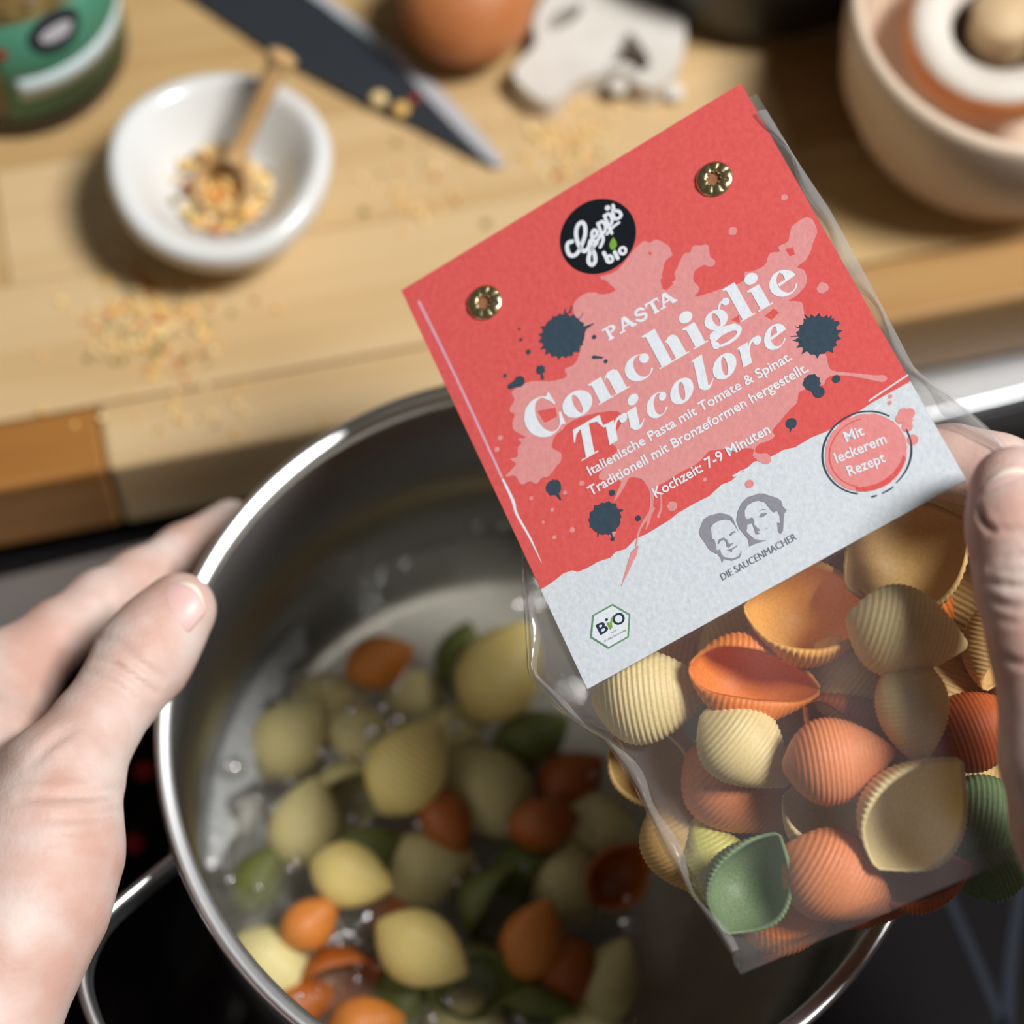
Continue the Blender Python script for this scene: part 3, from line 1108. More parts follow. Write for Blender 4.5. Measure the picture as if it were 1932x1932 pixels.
# ---- organic seal hexagon
Kb = lambda x, y: L(1080 + x / 13.8, 1120 + y / 13.8)
hx = [Kb(*p) for p in [(1050, 265), (1515, 540), (1475, 1140), (945, 1440), (468, 1150), (520, 560)]]
hcn = sum(hx) / 6
ik = Ink().poly([hcn + (p - hcn) * 1.0 for p in hx])
ik.out('seal_ground', white, 3)
ik = Ink().ring(hx, [hcn + (p - hcn) * 0.91 for p in hx])
ik.out('seal_outline', green, 5)
b0, b1 = Kb(735, 1085), Kb(600, 820)
bo = Kb(1090, 860)
line('B', float(b0[0]) + 0.0, float(b0[0]) + 0.235, float(b0[1]), 0.27, ink_mat('ink_seal', srgb(44, 60, 78)), 6, bold=0.02, name='seal_lettering')
line('O', float(b0[0]) + 0.405, float(b0[0]) + 0.70, float(b0[1]) + 0.005, 0.275, MATS['ink_seal'], 6, bold=0.02, name='seal_lettering')
q = Kb(893, 680)
Ink().disc(q[0], q[1], 0.035, 14).out('seal_lettering', MATS['ink_seal'], 6)
Ink().poly([Kb(895, 760), Kb(960, 740), Kb(985, 780), Kb(1010, 660), Kb(1080, 540), Kb(1060, 680), Kb(1035, 760), Kb(1045, 880), Kb(990, 945), Kb(950, 880)]).out('seal_leaf', leafg, 7)
q0, q1 = Kb(1015, 1045), Kb(1140, 985)
line('nach', float(q0[0]), float(q0[0]) + 0.13, float(q0[1]), 0.04, grey, 6, name='seal_lettering', bold=0)
q0, q1 = Kb(850, 1270), Kb(1410, 985)
line('EG-Öko-Verordnung', float(q0[0]), float(q1[0]), float(q0[1]), 0.05, grey, 6, name='seal_lettering', bold=0)

# ---- two small portrait prints
Kf = lambda x, y: L(1280 + x / 6.9, 880 + y / 6.9)


def ppoly(*lists):
    ik = Ink()
    for l in lists:
        ik.poly([Kf(*p) for p in l])
    return ik


man = [[(300, 760), (330, 690), (400, 640), (540, 605), (640, 625), (700, 660), (720, 700), (790, 860), (740, 770), (680, 700), (620, 690), (520, 710), (450, 760), (425, 800), (440, 940), (470, 950), (490, 1010), (500, 1090), (545, 1080), (560, 1140), (600, 1180), (700, 1200), (780, 1170), (830, 1100), (800, 1190), (700, 1228), (600, 1205), (568, 1255), (555, 1200), (520, 1150), (440, 1110), (390, 1070), (350, 1000), (290, 920), (268, 850)],
       [(512, 1000), (530, 950), (590, 925), (640, 960), (660, 1010), (700, 1000), (735, 990), (690, 1030), (660, 1060), (630, 1040), (625, 990), (590, 955), (550, 975), (530, 1010)],
       [(662, 890), (690, 860), (730, 840), (755, 858), (720, 865), (690, 905)],
       [(625, 1095), (690, 1070), (775, 1020), (760, 1050), (700, 1085), (700, 1120), (670, 1100)]]
woman = [[(755, 700), (770, 600), (820, 480), (900, 400), (990, 372), (1050, 350), (1120, 355), (1200, 385), (1290, 410), (1340, 450), (1360, 520), (1410, 570), (1380, 620), (1370, 760), (1365, 840), (1335, 882), (1300, 850), (1290, 730), (1330, 740), (1320, 640), (1290, 580), (1240, 600), (1200, 560), (1130, 470), (1050, 445), (980, 460), (900, 510), (865, 580), (870, 650), (900, 690), (960, 660), (990, 700), (990, 760), (1030, 800), (1075, 830), (1030, 850), (1070, 880), (1010, 885), (990, 820), (960, 740), (900, 760), (890, 850), (940, 900), (1000, 950), (1060, 960), (1150, 965), (1080, 985), (1000, 1010), (925, 1045), (905, 940), (850, 880), (790, 800)],
         [(1052, 650), (1080, 610), (1130, 605), (1165, 612), (1120, 650), (1080, 665)], [(1040, 590), (1090, 555), (1150, 565), (1090, 565)], [(1125, 820), (1190, 785), (1160, 810)]]
ppoly(*man).out('portrait_print', grey, 5)
ppoly(*woman).out('portrait_print', grey, 5)

# ---- brass eyelets
brass = pbr('brass', (0.80, 0.68, 0.38, 1), 0.30, 1.0)
hole_m = pbr('eyelet_hole', srgb(150, 96, 70), 0.8)
for (x, y) in ((915, 571), (1348, 338)):
    c2 = L(x, y)
    fr = np.stack([CU, CV, CN], 1)
    V, F = [], []
    nA, rad = 64, [0.16, 0.17, 0.21, 0.27, 0.34, 0.40, 0.44, 0.455]
    hgt = [0.0001, 0.0006, 0.0009, 0.00095, 0.0009, 0.0007, 0.0003, 0.00005]
    for i in range(nA):
        a = 2 * pi * i / nA
        for k, (r_, h_) in enumerate(zip(rad, hgt)):
            dimple = 0.00035 * (max(0, math.cos(9 * a)) ** 2) * math.exp(-((r_ - 0.33) / 0.07) ** 2)
            wob = r_ + (0.02 * math.cos(9 * a) if k < 2 else 0)
            V.append(C3(c2[0] + wob * math.cos(a), c2[1] + wob * math.sin(a), h_ - dimple * 1.6 + 0.0002))
    nr = len(rad)
    for i in range(nA):
        j = (i + 1) % nA
        for k in range(nr - 1):
            F.append((i * nr + k, i * nr + k + 1, j * nr + k + 1, j * nr + k))
    ey = obj('eyelet', V, F, brass, card)
    ey['label'] = 'brass eyelet'
    ik = Ink().disc(c2[0], c2[1], 0.17, 20)
    ik.out('eyelet_bore', hole_m, 6, parent=card)

# ---- clear film bag
film = film_mat('bag_film', (0.97, 0.97, 0.97, 1), 1.5, 0.10, (45, 0.6, 0.006), 1.6, 0.05)
lft = [(772, 560), (850, 730), (920, 880), (975, 985), (975, 1100), (983, 1270), (1050, 1345), (1130, 1395), (1185, 1480), (1240, 1600), (1310, 1710), (1395, 1838)]
rgt = [(1425, 172), (1500, 296), (1562, 388), (1640, 530), (1722, 688), (1800, 742), (1900, 832), (1962, 1000), (2005, 1180), (2030, 1330), (2045, 1450), (2050, 1560)]
NK, NX = 72, 44


def curve_k(pts, k):
    P = np.array([L(*p) for p in pts])
    d = np.concatenate([[0], np.cumsum(np.linalg.norm(np.diff(P, axis=0), axis=1))])
    d /= d[-1]
    return np.stack([np.interp(k, d, P[:, 0]), np.interp(k, d, P[:, 1])], 1)


ks = np.linspace(0, 1, NK)
# rows stay level with the card: resample both sides by t
Lk, Rk = curve_k(lft, ks), curve_k(rgt, ks)
g = np.random.default_rng(5)
ph = g.uniform(0, 6.28, 8)
Vf, Vb = [], []
for i, k in enumerate(ks):
    for j in range(NX):
        xx = j / (NX - 1)
        p = Lk[i] * (1 - xx) + Rk[i] * xx
        edge = math.sqrt(max(0, 1 - (2 * xx - 1) ** 2))
        edge2 = max(0, 1 - (2 * xx - 1) ** 4)
        t_rel = p[1] / 11.34
        bulge = 0.0 if p[1] < 0 else min(1, max(0, (p[1] - 1.0) / 9.0))
        bot = min(1.0, (1 - k) / 0.10)
        bot = math.sqrt(max(0, bot * (2 - bot)))
        back = -0.0012 - 0.052 * bulge * bot * edge
        front = -0.0010 + (0.0035 * max(0, min(1, (p[1] - 11.0) / 2.0)) * bot * edge)
        wr = 0.0010 * edge2 * bot * (math.sin(5 * p[0] * 0.7 + 2.1 * p[1] * 0.6 + ph[0]) * 0.6 + math.sin(2.3 * p[0] - 1.9 * p[1] + ph[1]) * 0.7 + 0.5 * math.sin(4.1 * p[1] + 1.3 * p[0] + ph[2]))
        out_card = 1.0 if (p[1] > 11.6 or p[0] > W_ + 0.1 or p[0] < -0.25) else 0.0
        ww = front + (wr * 0.8 if out_card else -0.0003)
        if not out_card:
            ww = min(ww, -0.0009)
        mid_w = -0.0018 - 0.012 * bulge * bot * (0 if k > 0.98 else 1)
        if xx < 1e-6 or xx > 1 - 1e-6:
            ww = back = mid_w * 0.6
        Vf.append(C3(p[0], p[1], ww))
        Vb.append(C3(p[0], p[1], min(back + wr, ww - 0.0004)))
V = Vf + Vb
nF = NK * NX
F = []
for i in range(NK - 1):
    for j in range(NX - 1):
        a = i * NX + j
        F.append((a, a + NX, a + NX + 1, a + 1))
        F.append((nF + a, nF + a + 1, nF + a + NX + 1, nF + a + NX))
fo = obj('bag_film', V, F, film, bag)
fo['label'] = 'clear crinkled film'
# sealed bottom hem
P = [C3(*(Lk[-1] * (1 - x) + Rk[-1] * x), 0.0) for x in np.linspace(0, 1, 30)]
dn = CV
V, F = [], []
for i, p in enumerate(P):
    wv = 0.0006 * math.sin(i * 1.3)
    V += [p - CN * 0.0013 + CN * wv - dn * 0.003, p - CN * 0.0013 - CN * wv * 0.5 + dn * 0.002]
F = [(2 * i, 2 * i + 2, 2 * i + 3, 2 * i + 1) for i in range(len(P) - 1)]
obj('bottom_seal', V, F, film_mat('bag_seal', (0.86, 0.86, 0.87, 1), 1.5, 0.15, (90, 0.5, 0.003), 1.6), bag)

# rounded side folds of the film that catch the light
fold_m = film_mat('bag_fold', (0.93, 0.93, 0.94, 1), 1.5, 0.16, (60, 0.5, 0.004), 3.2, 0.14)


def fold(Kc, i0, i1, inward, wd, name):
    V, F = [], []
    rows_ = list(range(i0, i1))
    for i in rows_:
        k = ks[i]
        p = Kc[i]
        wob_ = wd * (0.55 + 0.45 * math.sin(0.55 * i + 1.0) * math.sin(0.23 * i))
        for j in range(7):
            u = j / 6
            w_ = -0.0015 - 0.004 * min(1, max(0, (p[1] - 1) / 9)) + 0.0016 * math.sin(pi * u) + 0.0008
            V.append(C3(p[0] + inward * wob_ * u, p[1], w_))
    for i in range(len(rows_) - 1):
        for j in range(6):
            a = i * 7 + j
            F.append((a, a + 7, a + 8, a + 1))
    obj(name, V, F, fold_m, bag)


fold(Rk, 2, 44, -1, 0.55, 'side_fold')
fold(Lk, 26, 70, 1, 0.45, 'side_fold')

# ---- dry shells in the bag: (x, y, behind-card mm, angle, roll, tilt, length px, kind, colour, label)
BAG = [
    (1528, 1150, 12, 2, -38, 0, 252, 'wide', 'amber', 'amber dry pasta shell, mouth up, touching the lower edge of the card'),
    (1432, 1212, 34, 14, 170, 0, 235, 'mid', 'amber', 'amber dry pasta shell half hidden under the mouth-up amber shell'),
    (1422, 1282, 12, -10, -14, 0, 252, 'slit', 'orange', 'deep orange dry pasta shell with a narrow curled mouth'),
    (1230, 1312, 14, 8, 176, 12, 235, 'mid', 'cream', 'cream dry pasta shell showing its ribbed back beside the card corner'),
    (1408, 1412, 12, -40, 165, 0, 212, 'mid', 'cream', 'cream dry pasta shell, ribbed back up, below the deep orange shell'),
    (1585, 1434, 9, 8, 186, 0, 218, 'mid', 'salmon', 'salmon pink dry pasta shell with a fully ribbed back, in the middle of the bag'),
    (1612, 1378, 25, -28, 30, 0, 215, 'slit', 'rust', 'rust coloured curled dry pasta shell behind the salmon shell'),
    (1622, 1292, 27, -38, 195, 0, 230, 'mid', 'cream', 'cream dry pasta shell with slanting ribs beside the deep orange shell'),
    (1722, 1338, 13, -80, 150, 0, 215, 'slit', 'cream', 'narrow cream dry pasta shell standing on its point'),
    (1712, 1195, 9, -14, 200, 0, 235, 'mid', 'cream', 'cream dry pasta shell with fan-like ribs under the tan open shell'),
    (1712, 1048, 17, 27, -12, 0, 262, 'wide', 'tan', 'large tan dry pasta shell with a wide mouth beside the thumb'),
    (1850, 1112, 44, 60, 170, 0, 250, 'mid', 'tan', 'tan dry pasta shell behind the thumb'),
    (1728, 1532, 11, 52, 10, 0, 258, 'open', 'cream', 'large cream dry pasta shell with an open mouth above the rust shells'),
    (1566, 1545, 23, -22, -35, 0, 200, 'open', 'cream', 'cream dry pasta shell lying mouth up under the salmon shell'),
    (1392, 1492, 25, -38, -160, 0, 240, 'mid', 'salmon', 'salmon dry pasta shell with a bright lip below the cream ribbed shell'),
    (1448, 1478, 32, -36, 160, 0, 190, 'mid', 'tan', 'tan dry pasta shell squeezed between the cream and salmon shells'),
    (1240, 1448, 27, -44, 25, 0, 215, 'open', 'tan', 'tan open dry pasta shell by the left seam of the bag'),
    (1416, 1664, 9, 62, 8, 0, 212, 'open', 'green', 'green dry pasta shell with its mouth to the front'),
    (1352, 1630, 28, 118, 160, 0, 190, 'mid', 'lime', 'yellow green dry pasta shell behind the green one'),
    (1582, 1660, 17, -30, 188, 0, 235, 'mid', 'salmon', 'salmon dry pasta shell, ribbed back up, beside the green shell'),
    (1492, 1714, 31, 8, 170, 0, 222, 'mid', 'orange', 'orange dry pasta shell lying on the bottom seam of the bag'),
    (1742, 1658, 24, 14, -10, 0, 185, 'slit', 'rust', 'rust dry pasta shell with a dark mouth near the bottom seam'),
    (1850, 1375, 25, 20, 180, 0, 200, 'mid', 'rust', 'rust dry pasta shell in the shade of the thumb'),
    (1872, 1552, 36, -10, 175, 0, 225, 'mid', 'green', 'dark green dry pasta shell in the shade of the hand'),
    (1300, 1600, 34, -60, 170, 0, 220, 'mid', 'tan', 'tan dry pasta shell by the lower left seam behind the green one'),
    (1880, 1205, 22, 75, 40, 0, 200, 'slit', 'tan', 'tan curled dry pasta shell tucked under the thumb'),
    (1812, 940, 40, 30, 150, 0, 190, 'mid', 'cream', 'cream dry pasta shell peeping out at the card corner by the thumb'),
    (1760, 1290, 30, 70, 160, 0, 230, 'mid', 'tan', 'tan dry pasta shell behind the narrow cream one'),
    (1622, 1690, 34, -20, 160, 0, 180, 'mid', 'rust', 'rust dry pasta shell behind the bottom seam'),
    (1885, 1622, 36, 25, 150, 0, 190, 'mid', 'green', 'dark green dry pasta shell by the bottom seam under the hand'),
]
for (x, y, mm_, a, ro, ti, sz, kind, col, lab) in BAG:
    o = shell(kind, col, False)
    place_cam(o, x, y, pd(x, y) + mm_ / 1000.0, a, ro, ti, sz)
    tag(o, lab, 'pasta', 'dry pasta shells in the bag')
g = random.Random(21)
for (x, y) in [(1500, 1350), (1500, 1060), (1640, 1150), (1330, 1230), (1540, 1480), (1640, 1560), (1380, 1560), (1790, 1480), (1560, 1270), (1780, 1130), (1460, 1610), (1700, 1420)]:
    o = shell(g.choice(['mid', 'slit']), g.choice(['rust', 'orange', 'tan']), False)
    place_cam(o, x, y, pd(x, y) + 0.043, g.uniform(0, 180), g.uniform(120, 240), 0, 225)
    tag(o, 'dry pasta shell deep in the bag behind the front layer', 'pasta', 'dry pasta shells deep in the bag')

# =================================================================== WATER AND COOKING SHELLS
WZ = 0.031
n = 96
g = np.random.default_rng(3)
Vw, Fw = [(0, 0, WZ)], []
rings = 26
for i in range(1, rings + 1):
    r = 0.0967 * i / rings
    for k in range(n):
        a = 2 * pi * k / n
        xx, yy = r * math.cos(a), r * math.sin(a)
        zz = WZ + 0.0007 * (math.sin(140 * xx + 60 * yy) + math.sin(-90 * xx + 150 * yy + 1)) + 0.0006 * math.sin(260 * xx - 120 * yy)
        Vw.append((xx, yy, zz))
for k in range(n):
    Fw.append((0, 1 + k, 1 + (k + 1) % n))
for i in range(rings - 1):
    for k in range(n):
        k2 = (k + 1) % n
        a = 1 + i * n
        Fw.append((a + k, a + n + k, a + n + k2, a + k2))
wat = obj('boiling_water', Vw, Fw, film_mat('water', (0.95, 0.94, 0.88, 1), 1.33, 0.06, (45, 0.8, 0.008), 2.4, 0.11, (0.62, 0.60, 0.50, 1)), origin=(0, 0, WZ))
tag(wat, 'clear bubbling cooking water in the steel pot', 'water')

POT = [  # x, y, z, angle, roll, tilt, length px, kind, colour, label
    (770, 1448, 0.046, 58, 180, 0, 205, 'mid', 'cream', 'smooth yellow cooked shell, the longest one floating on the water'),
    (660, 1652, 0.046, -15, 182, 10, 165, 'mid', 'cream', 'round pale yellow cooked shell next to the green one by the pot wall'),
    (795, 1792, 0.046, -30, 176, 0, 195, 'mid', 'cream', 'yellow cooked shell with pointed ends beside two green shells'),
    (945, 1268, 0.042, 60, 178, 0, 215, 'mid', 'cream', 'yellow cooked shell floating just under the bag beside the card'),
    (716, 1248, 0.036, 20, 175, 0, 140, 'mid', 'orange', 'orange cooked shell floating alone at the back of the pot'),
    (842, 1548, 0.040, -65, 190, 0, 140, 'slit', 'brown', 'brown orange cooked shell beside the longest yellow shell'),
    (1025, 1555, 0.040, 10, 172, 0, 140, 'mid', 'brown', 'brown orange cooked shell with a bubble on it'),
    (1170, 1652, 0.040, 48, 15, 0, 150, 'open', 'brown', 'brown orange cooked shell with an open mouth near the bag'),
    (585, 1742, 0.042, 40, 180, 0, 130, 'mid', 'orange', 'bright orange cooked shell near the pot wall'),
    (1005, 1775, 0.042, 70, 185, 0, 165, 'mid', 'orange', 'orange cooked shell beside a green one in the middle of the pot'),
    (1075, 1830, 0.038, -60, 170, 0, 150, 'mid', 'brown', 'brown orange cooked shell touching the orange one'),
    (1150, 1850, 0.036, 70, 175, 0, 170, 'mid', 'pale', 'pale olive cooked shell near the bag corner'),
    (690, 1935, 0.042, 10, 180, 0, 150, 'mid', 'orange', 'orange cooked shell at the front of the pot'),
    (868, 1240, 0.030, 80, 170, 0, 140, 'mid', 'green', 'dark green cooked shell behind the yellow shell beside the card'),
    (690, 1612, 0.036, 20, 200, 0, 150, 'mid', 'green', 'green cooked shell tucked behind the round pale yellow one'),
    (935, 1705, 0.036, 60, 20, 0, 170, 'open', 'green', 'dark green cooked shell with its mouth open'),
    (895, 1850, 0.038, 20, 20, 0, 185, 'open', 'green', 'dark green cooked shell beside the pointed yellow one'),
    (1015, 1900, 0.034, -10, 30, 0, 160, 'slit', 'green', 'green curled cooked shell at the front of the pot'),
    (545, 1395, 0.030, 50, 176, 0, 190, 'mid', 'pale', 'pale cooked shell under water by the whitish streak'),
    (575, 1555, 0.032, 75, 180, 0, 180, 'mid', 'pale', 'pale cooked shell under water by the pot wall'),
    (930, 1500, 0.032, -50, 180, 0, 210, 'mid', 'pale', 'large pale cooked shell under the brown orange ones'),
    (800, 1640, 0.030, 10, 180, 0, 200, 'mid', 'pale', 'pale cooked shell sunk in the middle of the pot'),
    (690, 1395, 0.028, -30, 176, 0, 170, 'slit', 'pale', 'pale curled cooked shell below the bubbles'),
    (660, 1500, 0.028, 30, 20, 0, 170, 'open', 'pale', 'pale cooked shell with open mouth under water'),
    (520, 1820, 0.032, -40, 178, 0, 180, 'mid', 'pale', 'pale cooked shell next to the front rim of the pot'),
    (640, 1850, 0.032, 20, 30, 0, 170, 'open', 'brown', 'brownish cooked shell sunk next to the yellow pointed one'),
    (1070, 1480, 0.028, 40, 178, 0, 170, 'mid', 'brown', 'brownish cooked shell seen through the bag film'),
    (1130, 1560, 0.028, -20, 178, 0, 170, 'mid', 'pale', 'pale cooked shell half behind the bag seam'),
    (1070, 1680, 0.028, 80, 178, 0, 190, 'mid', 'pale', 'olive pale cooked shell between two brown orange ones'),
    (850, 1400, 0.026, 70, 178, 0, 170, 'mid', 'pale', 'pale cooked shell sunk beside the longest yellow shell'),
    (1000, 1400, 0.028, 30, 178, 0, 170, 'mid', 'green', 'green cooked shell sunk below the bag corner'),
    (760, 1870, 0.026, 60, 178, 0, 170, 'mid', 'green', 'green cooked shell sunk below the pointed yellow one'),
    (490, 1660, 0.026, 60, 178, 0, 150, 'slit', 'green', 'green cooked shell at the foot of the pot wall'),
    (1000, 1640, 0.026, 10, 178, 0, 180, 'slit', 'green', 'green curled cooked shell sunk in the middle'),
    (620, 1325, 0.024, 10, 178, 0, 160, 'mid', 'pale', 'pale cooked shell sunk at the back of the pot'),
    (790, 1320, 0.024, -30, 178, 0, 150, 'mid', 'pale', 'pale cooked shell below the lone orange one'),
    (560, 1900, 0.028, 20, 178, 0, 160, 'mid', 'brown', 'brown cooked shell at the front rim of the pot'),
    (880, 1925, 0.024, -20, 178, 0, 180, 'mid', 'pale', 'pale cooked shell sunk at the front of the pot'),
    (1110, 1935, 0.026, 40, 178, 0, 170, 'mid', 'pale', 'pale cooked shell below the bag corner at the front'),
    (750, 1720, 0.022, 80, 178, 0, 170, 'mid', 'brown', 'brown cooked shell sunk between the round and the pointed yellow ones'),
]
for i_, (x, y, z, a, ro, ti, sz, kind, col, lab) in enumerate(POT):
    ro = ro + (i_ * 37 % 80 - 40) * (1.0 if i_ > 3 else 0.4)
    o = shell(kind, col, True, 'cooked_shell')
    d = px(at(x, y, z))[2]
    place_cam(o, x, y, d, a, ro, ti, sz)
    tag(o, lab, 'pasta', 'cooked pasta shells in the pot')

# bubbles on the water (one uncountable froth) and a whitish translucent band along the wall
bub_m = film_mat('bubble_skin', (0.97, 0.97, 0.95, 1), 1.5, 0.03, (80, 0.03, 0.0003), 9.0, 0.02)
g = np.random.default_rng(12)
parts = []
seeds = [(745, 1368, 14), (700, 1385, 11), (860, 1370, 12), (640, 1215, 6), (620, 1290, 5), (1005, 1545, 6), (1010, 1600, 7), (1060, 1640, 6), (1080, 1655, 5), (865, 1665, 7), (1188, 1747, 15), (1190, 1825, 13), (1030, 1870, 16),
         (1065, 1845, 6), (410, 1445, 14), (435, 1660, 7), (620, 1545, 8), (615, 1505, 6), (690, 1430, 5), (540, 1780, 8), (980, 1920, 8), (930, 1760, 6), (815, 1600, 5), (900, 1640, 6), (660, 1345, 8), (720, 1340, 8), (560, 1330, 6)]
for (x, y, r) in seeds + [(g.uniform(460, 1190), g.uniform(1250, 1900), g.uniform(2, 6)) for _ in range(110)]:
    c = at(x, y, WZ + 0.0015 + 0.004 * g.random())
    if math.hypot(c[0], c[1]) > 0.091:
        c[:2] *= 0.091 / math.hypot(c[0], c[1])
    rr = r * 1.0 / FPX
    v, f = lathe([(0.0002 * rr / 0.004 + 1e-5, 1.0)] + [(math.sin(t), math.cos(t)) for t in np.linspace(0.15, pi * 0.62, 9)], 18)
    parts.append((v * rr + c, f))
V, F = merge(parts)
tag(obj('water_bubbles', V, F, bub_m, origin=(0, 0, WZ)), 'glassy bubbles rising on the boiling water', 'bubbles', kind='stuff')
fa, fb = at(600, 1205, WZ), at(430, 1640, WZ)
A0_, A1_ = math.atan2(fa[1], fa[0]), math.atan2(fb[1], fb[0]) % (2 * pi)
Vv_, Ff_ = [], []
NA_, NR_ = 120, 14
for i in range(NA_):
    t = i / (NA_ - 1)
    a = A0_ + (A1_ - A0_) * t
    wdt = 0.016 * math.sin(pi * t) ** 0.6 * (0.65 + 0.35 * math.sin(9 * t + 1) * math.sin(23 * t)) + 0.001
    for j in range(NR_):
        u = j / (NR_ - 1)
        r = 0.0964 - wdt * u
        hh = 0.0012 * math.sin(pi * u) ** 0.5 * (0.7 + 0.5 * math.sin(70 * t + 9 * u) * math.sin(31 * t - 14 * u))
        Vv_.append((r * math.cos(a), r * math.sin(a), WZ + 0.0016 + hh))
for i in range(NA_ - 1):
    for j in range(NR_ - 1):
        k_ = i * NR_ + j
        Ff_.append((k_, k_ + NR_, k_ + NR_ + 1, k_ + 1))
tag(obj('water_white_band', Vv_, Ff_, film_mat('white_band', (0.9, 0.9, 0.88, 1), 1.33, 0.1, (160, 1.0, 0.004), 2.0, 0.42, (0.82, 0.84, 0.84, 1)), origin=(-0.07, 0, WZ)), 'whitish streak on the water along the pot wall', 'white_band', kind='stuff')

# =================================================================== THINGS ON THE WORKTOP
Z0 = WT_T
# ---- small white pinch bowl
glaze = pbr('white_glaze', srgb(224, 226, 226), 0.22, spec=0.5, noise=(25, srgb(222, 220, 214), 0.2, (1, 1, 1)), bump=(60, 0.08, 0.001))
bc = at(412, 300, Z0 + 0.030)
bowl_c = np.array([bc[0], bc[1], Z0])
prof = [(0.0002, 0.010), (0.012, 0.0102), (0.0165, 0.0118), (0.020, 0.016), (0.0245, 0.0225), (0.0285, 0.0285), (0.0305, 0.0305), (0.0328, 0.0310), (0.0352, 0.0300), (0.0362, 0.0275), (0.0355, 0.022), (0.031, 0.0125), (0.024, 0.005), (0.017, 0.0012), (0.0155, 0.0), (0.0002, 0.0005)]
V, F = lathe(prof, 72)
th_ = np.arctan2(V[:, 1], V[:, 0])
rr_ = np.hypot(V[:, 0], V[:, 1])
wob = 1 + 0.010 * np.sin(3 * th_ + 0.6) * (V[:, 2] / 0.03) + 0.006 * np.sin(5 * th_)
V[:, 0] *= wob
V[:, 1] *= wob * 1.03
V[:, 2] += 0.0018 * np.sin(2 * th_ + 1.0) * (V[:, 2] / 0.03) ** 2
tag(obj('pinch_bowl', V + bowl_c, F, glaze, origin=bowl_c), 'small white handmade ceramic bowl with a wooden scoop in it', 'bowl')
# spice flakes in the bowl
SP = [pbr('flake_yellow', srgb(232, 186, 104), 0.7), pbr('flake_pale', srgb(238, 210, 150), 0.7), pbr('flake_orange', srgb(206, 116, 40), 0.7), pbr('flake_olive', srgb(140, 128, 74), 0.7), pbr('flake_red', srgb(160, 56, 34), 0.7)]


def flakes(name, centres, label, origin):
    V, F, mi, nv = [], [], [], 0
    for i, (c, r) in enumerate(centres):
        v, f = blob(c, r, 100 + i, 1, (1, 1, 0.55), 0.3)
        V.append(v)
        F += [tuple(k + nv for k in q) for q in f]
        nv += len(v)
        mi += [random.choices(range(5), [4, 4, 1.4, 1.2, 0.25])[0]] * len(f)
    me = make_mesh(name, np.concatenate(V) - np.array(origin), F, False)
    for m in SP:
        me.materials.append(m)
    me.polygons.foreach_set('material_index', mi)
    o = link(name, me, None)
    o.location = origin
    tag(o, label, 'spice', kind='stuff')
    return o


g = random.Random(4)
cs = []
for i in range(150):
    a, r = g.uniform(0, 2 * pi), 0.0165 * math.sqrt(g.random())
    cs.append((bowl_c + np.array([r * math.cos(a) - 0.001, r * math.sin(a), 0.0125 + 0.0035 * (1 - (r / 0.0165)) + (0.003 if r > 0.012 else 0) * 0.6]), g.uniform(0.0011, 0.0022)))
flakes('spice_flakes', cs, 'dried spice flakes filling the bottom of the white bowl', bowl_c)
# ---- wooden scoop
beech = wood_mat('beech', srgb(206, 160, 108), srgb(222, 182, 130), srgb(232, 198, 150), (40, 40, 8))
sb = at(418, 352, Z0 + 0.019)
se = at(527, 118, Z0 + 0.047)
scoop = thing('wooden_scoop', sb, 'small turned wooden scoop leaning in the white bowl', 'scoop')
ax = (se - sb) / np.linalg.norm(se - sb)
nrmS = (CAM - sb) / np.linalg.norm(CAM - sb) * 0.75 + np.array([-0.45, -0.1, 0.3])
nrmS -= (nrmS @ ax) * ax * 0.6
nrmS /= np.linalg.norm(nrmS)
xS = np.cross(ax, nrmS)
xS /= np.linalg.norm(xS)
yS = np.cross(nrmS, xS)
fr = np.stack([xS, yS, nrmS], 1)
prof = [(0.0001, -0.0075), (0.004, -0.0068), (0.0072, -0.0035), (0.0082, 0.0005), (0.0088, 0.0012), (0.0096, 0.0008), (0.0100, -0.001), (0.0092, -0.006), (0.006, -0.0098), (0.0001, -0.0108)]
V, F = lathe(prof, 32, sb, fr)
obj('scoop_bowl', V, F, beech, scoop)
path = [sb + ax * 0.0085, sb + ax * 0.014, sb + ax * 0.024, sb + (se - sb) * 0.80, sb + (se - sb) * 0.92, se, se + ax * 0.004]
V, F = tube(catmull(path, 4), list(np.interp(np.linspace(0, 1, 25), [0, 0.2, 0.5, 0.72, 0.88, 0.97, 1], [0.0042, 0.0030, 0.0031, 0.0036, 0.0052, 0.0050, 0.0025])), 14)
obj('handle', V, F, beech, scoop)
cs = []
for i in range(26):
    a, r = g.uniform(0, 2 * pi), 0.006 * math.sqrt(g.random())
    cs.append((sb + xS * (r * math.cos(a) - 0.001) + yS * (r * math.sin(a) - 0.0015) - nrmS * 0.003, g.uniform(0.0012, 0.002)))
flakes('spice_flakes', cs, 'pale spice flakes heaped in the wooden scoop', sb)

# ---- flakes spilled on the worktop


def spill(n, cx, cy, sx, sy, label, seed, rmin=0.0006, rmax=0.0015):
    gg = random.Random(seed)
    cs = []
    for i in range(n):
        x, y = gg.gauss(cx, sx), gg.gauss(cy, sy)
        r = gg.uniform(rmin, rmax)
        cs.append((at(x, y, Z0 + r * 0.4), r))
    o_ = at(cx, cy, Z0)
    flakes('spice_flakes', cs, label, o_)


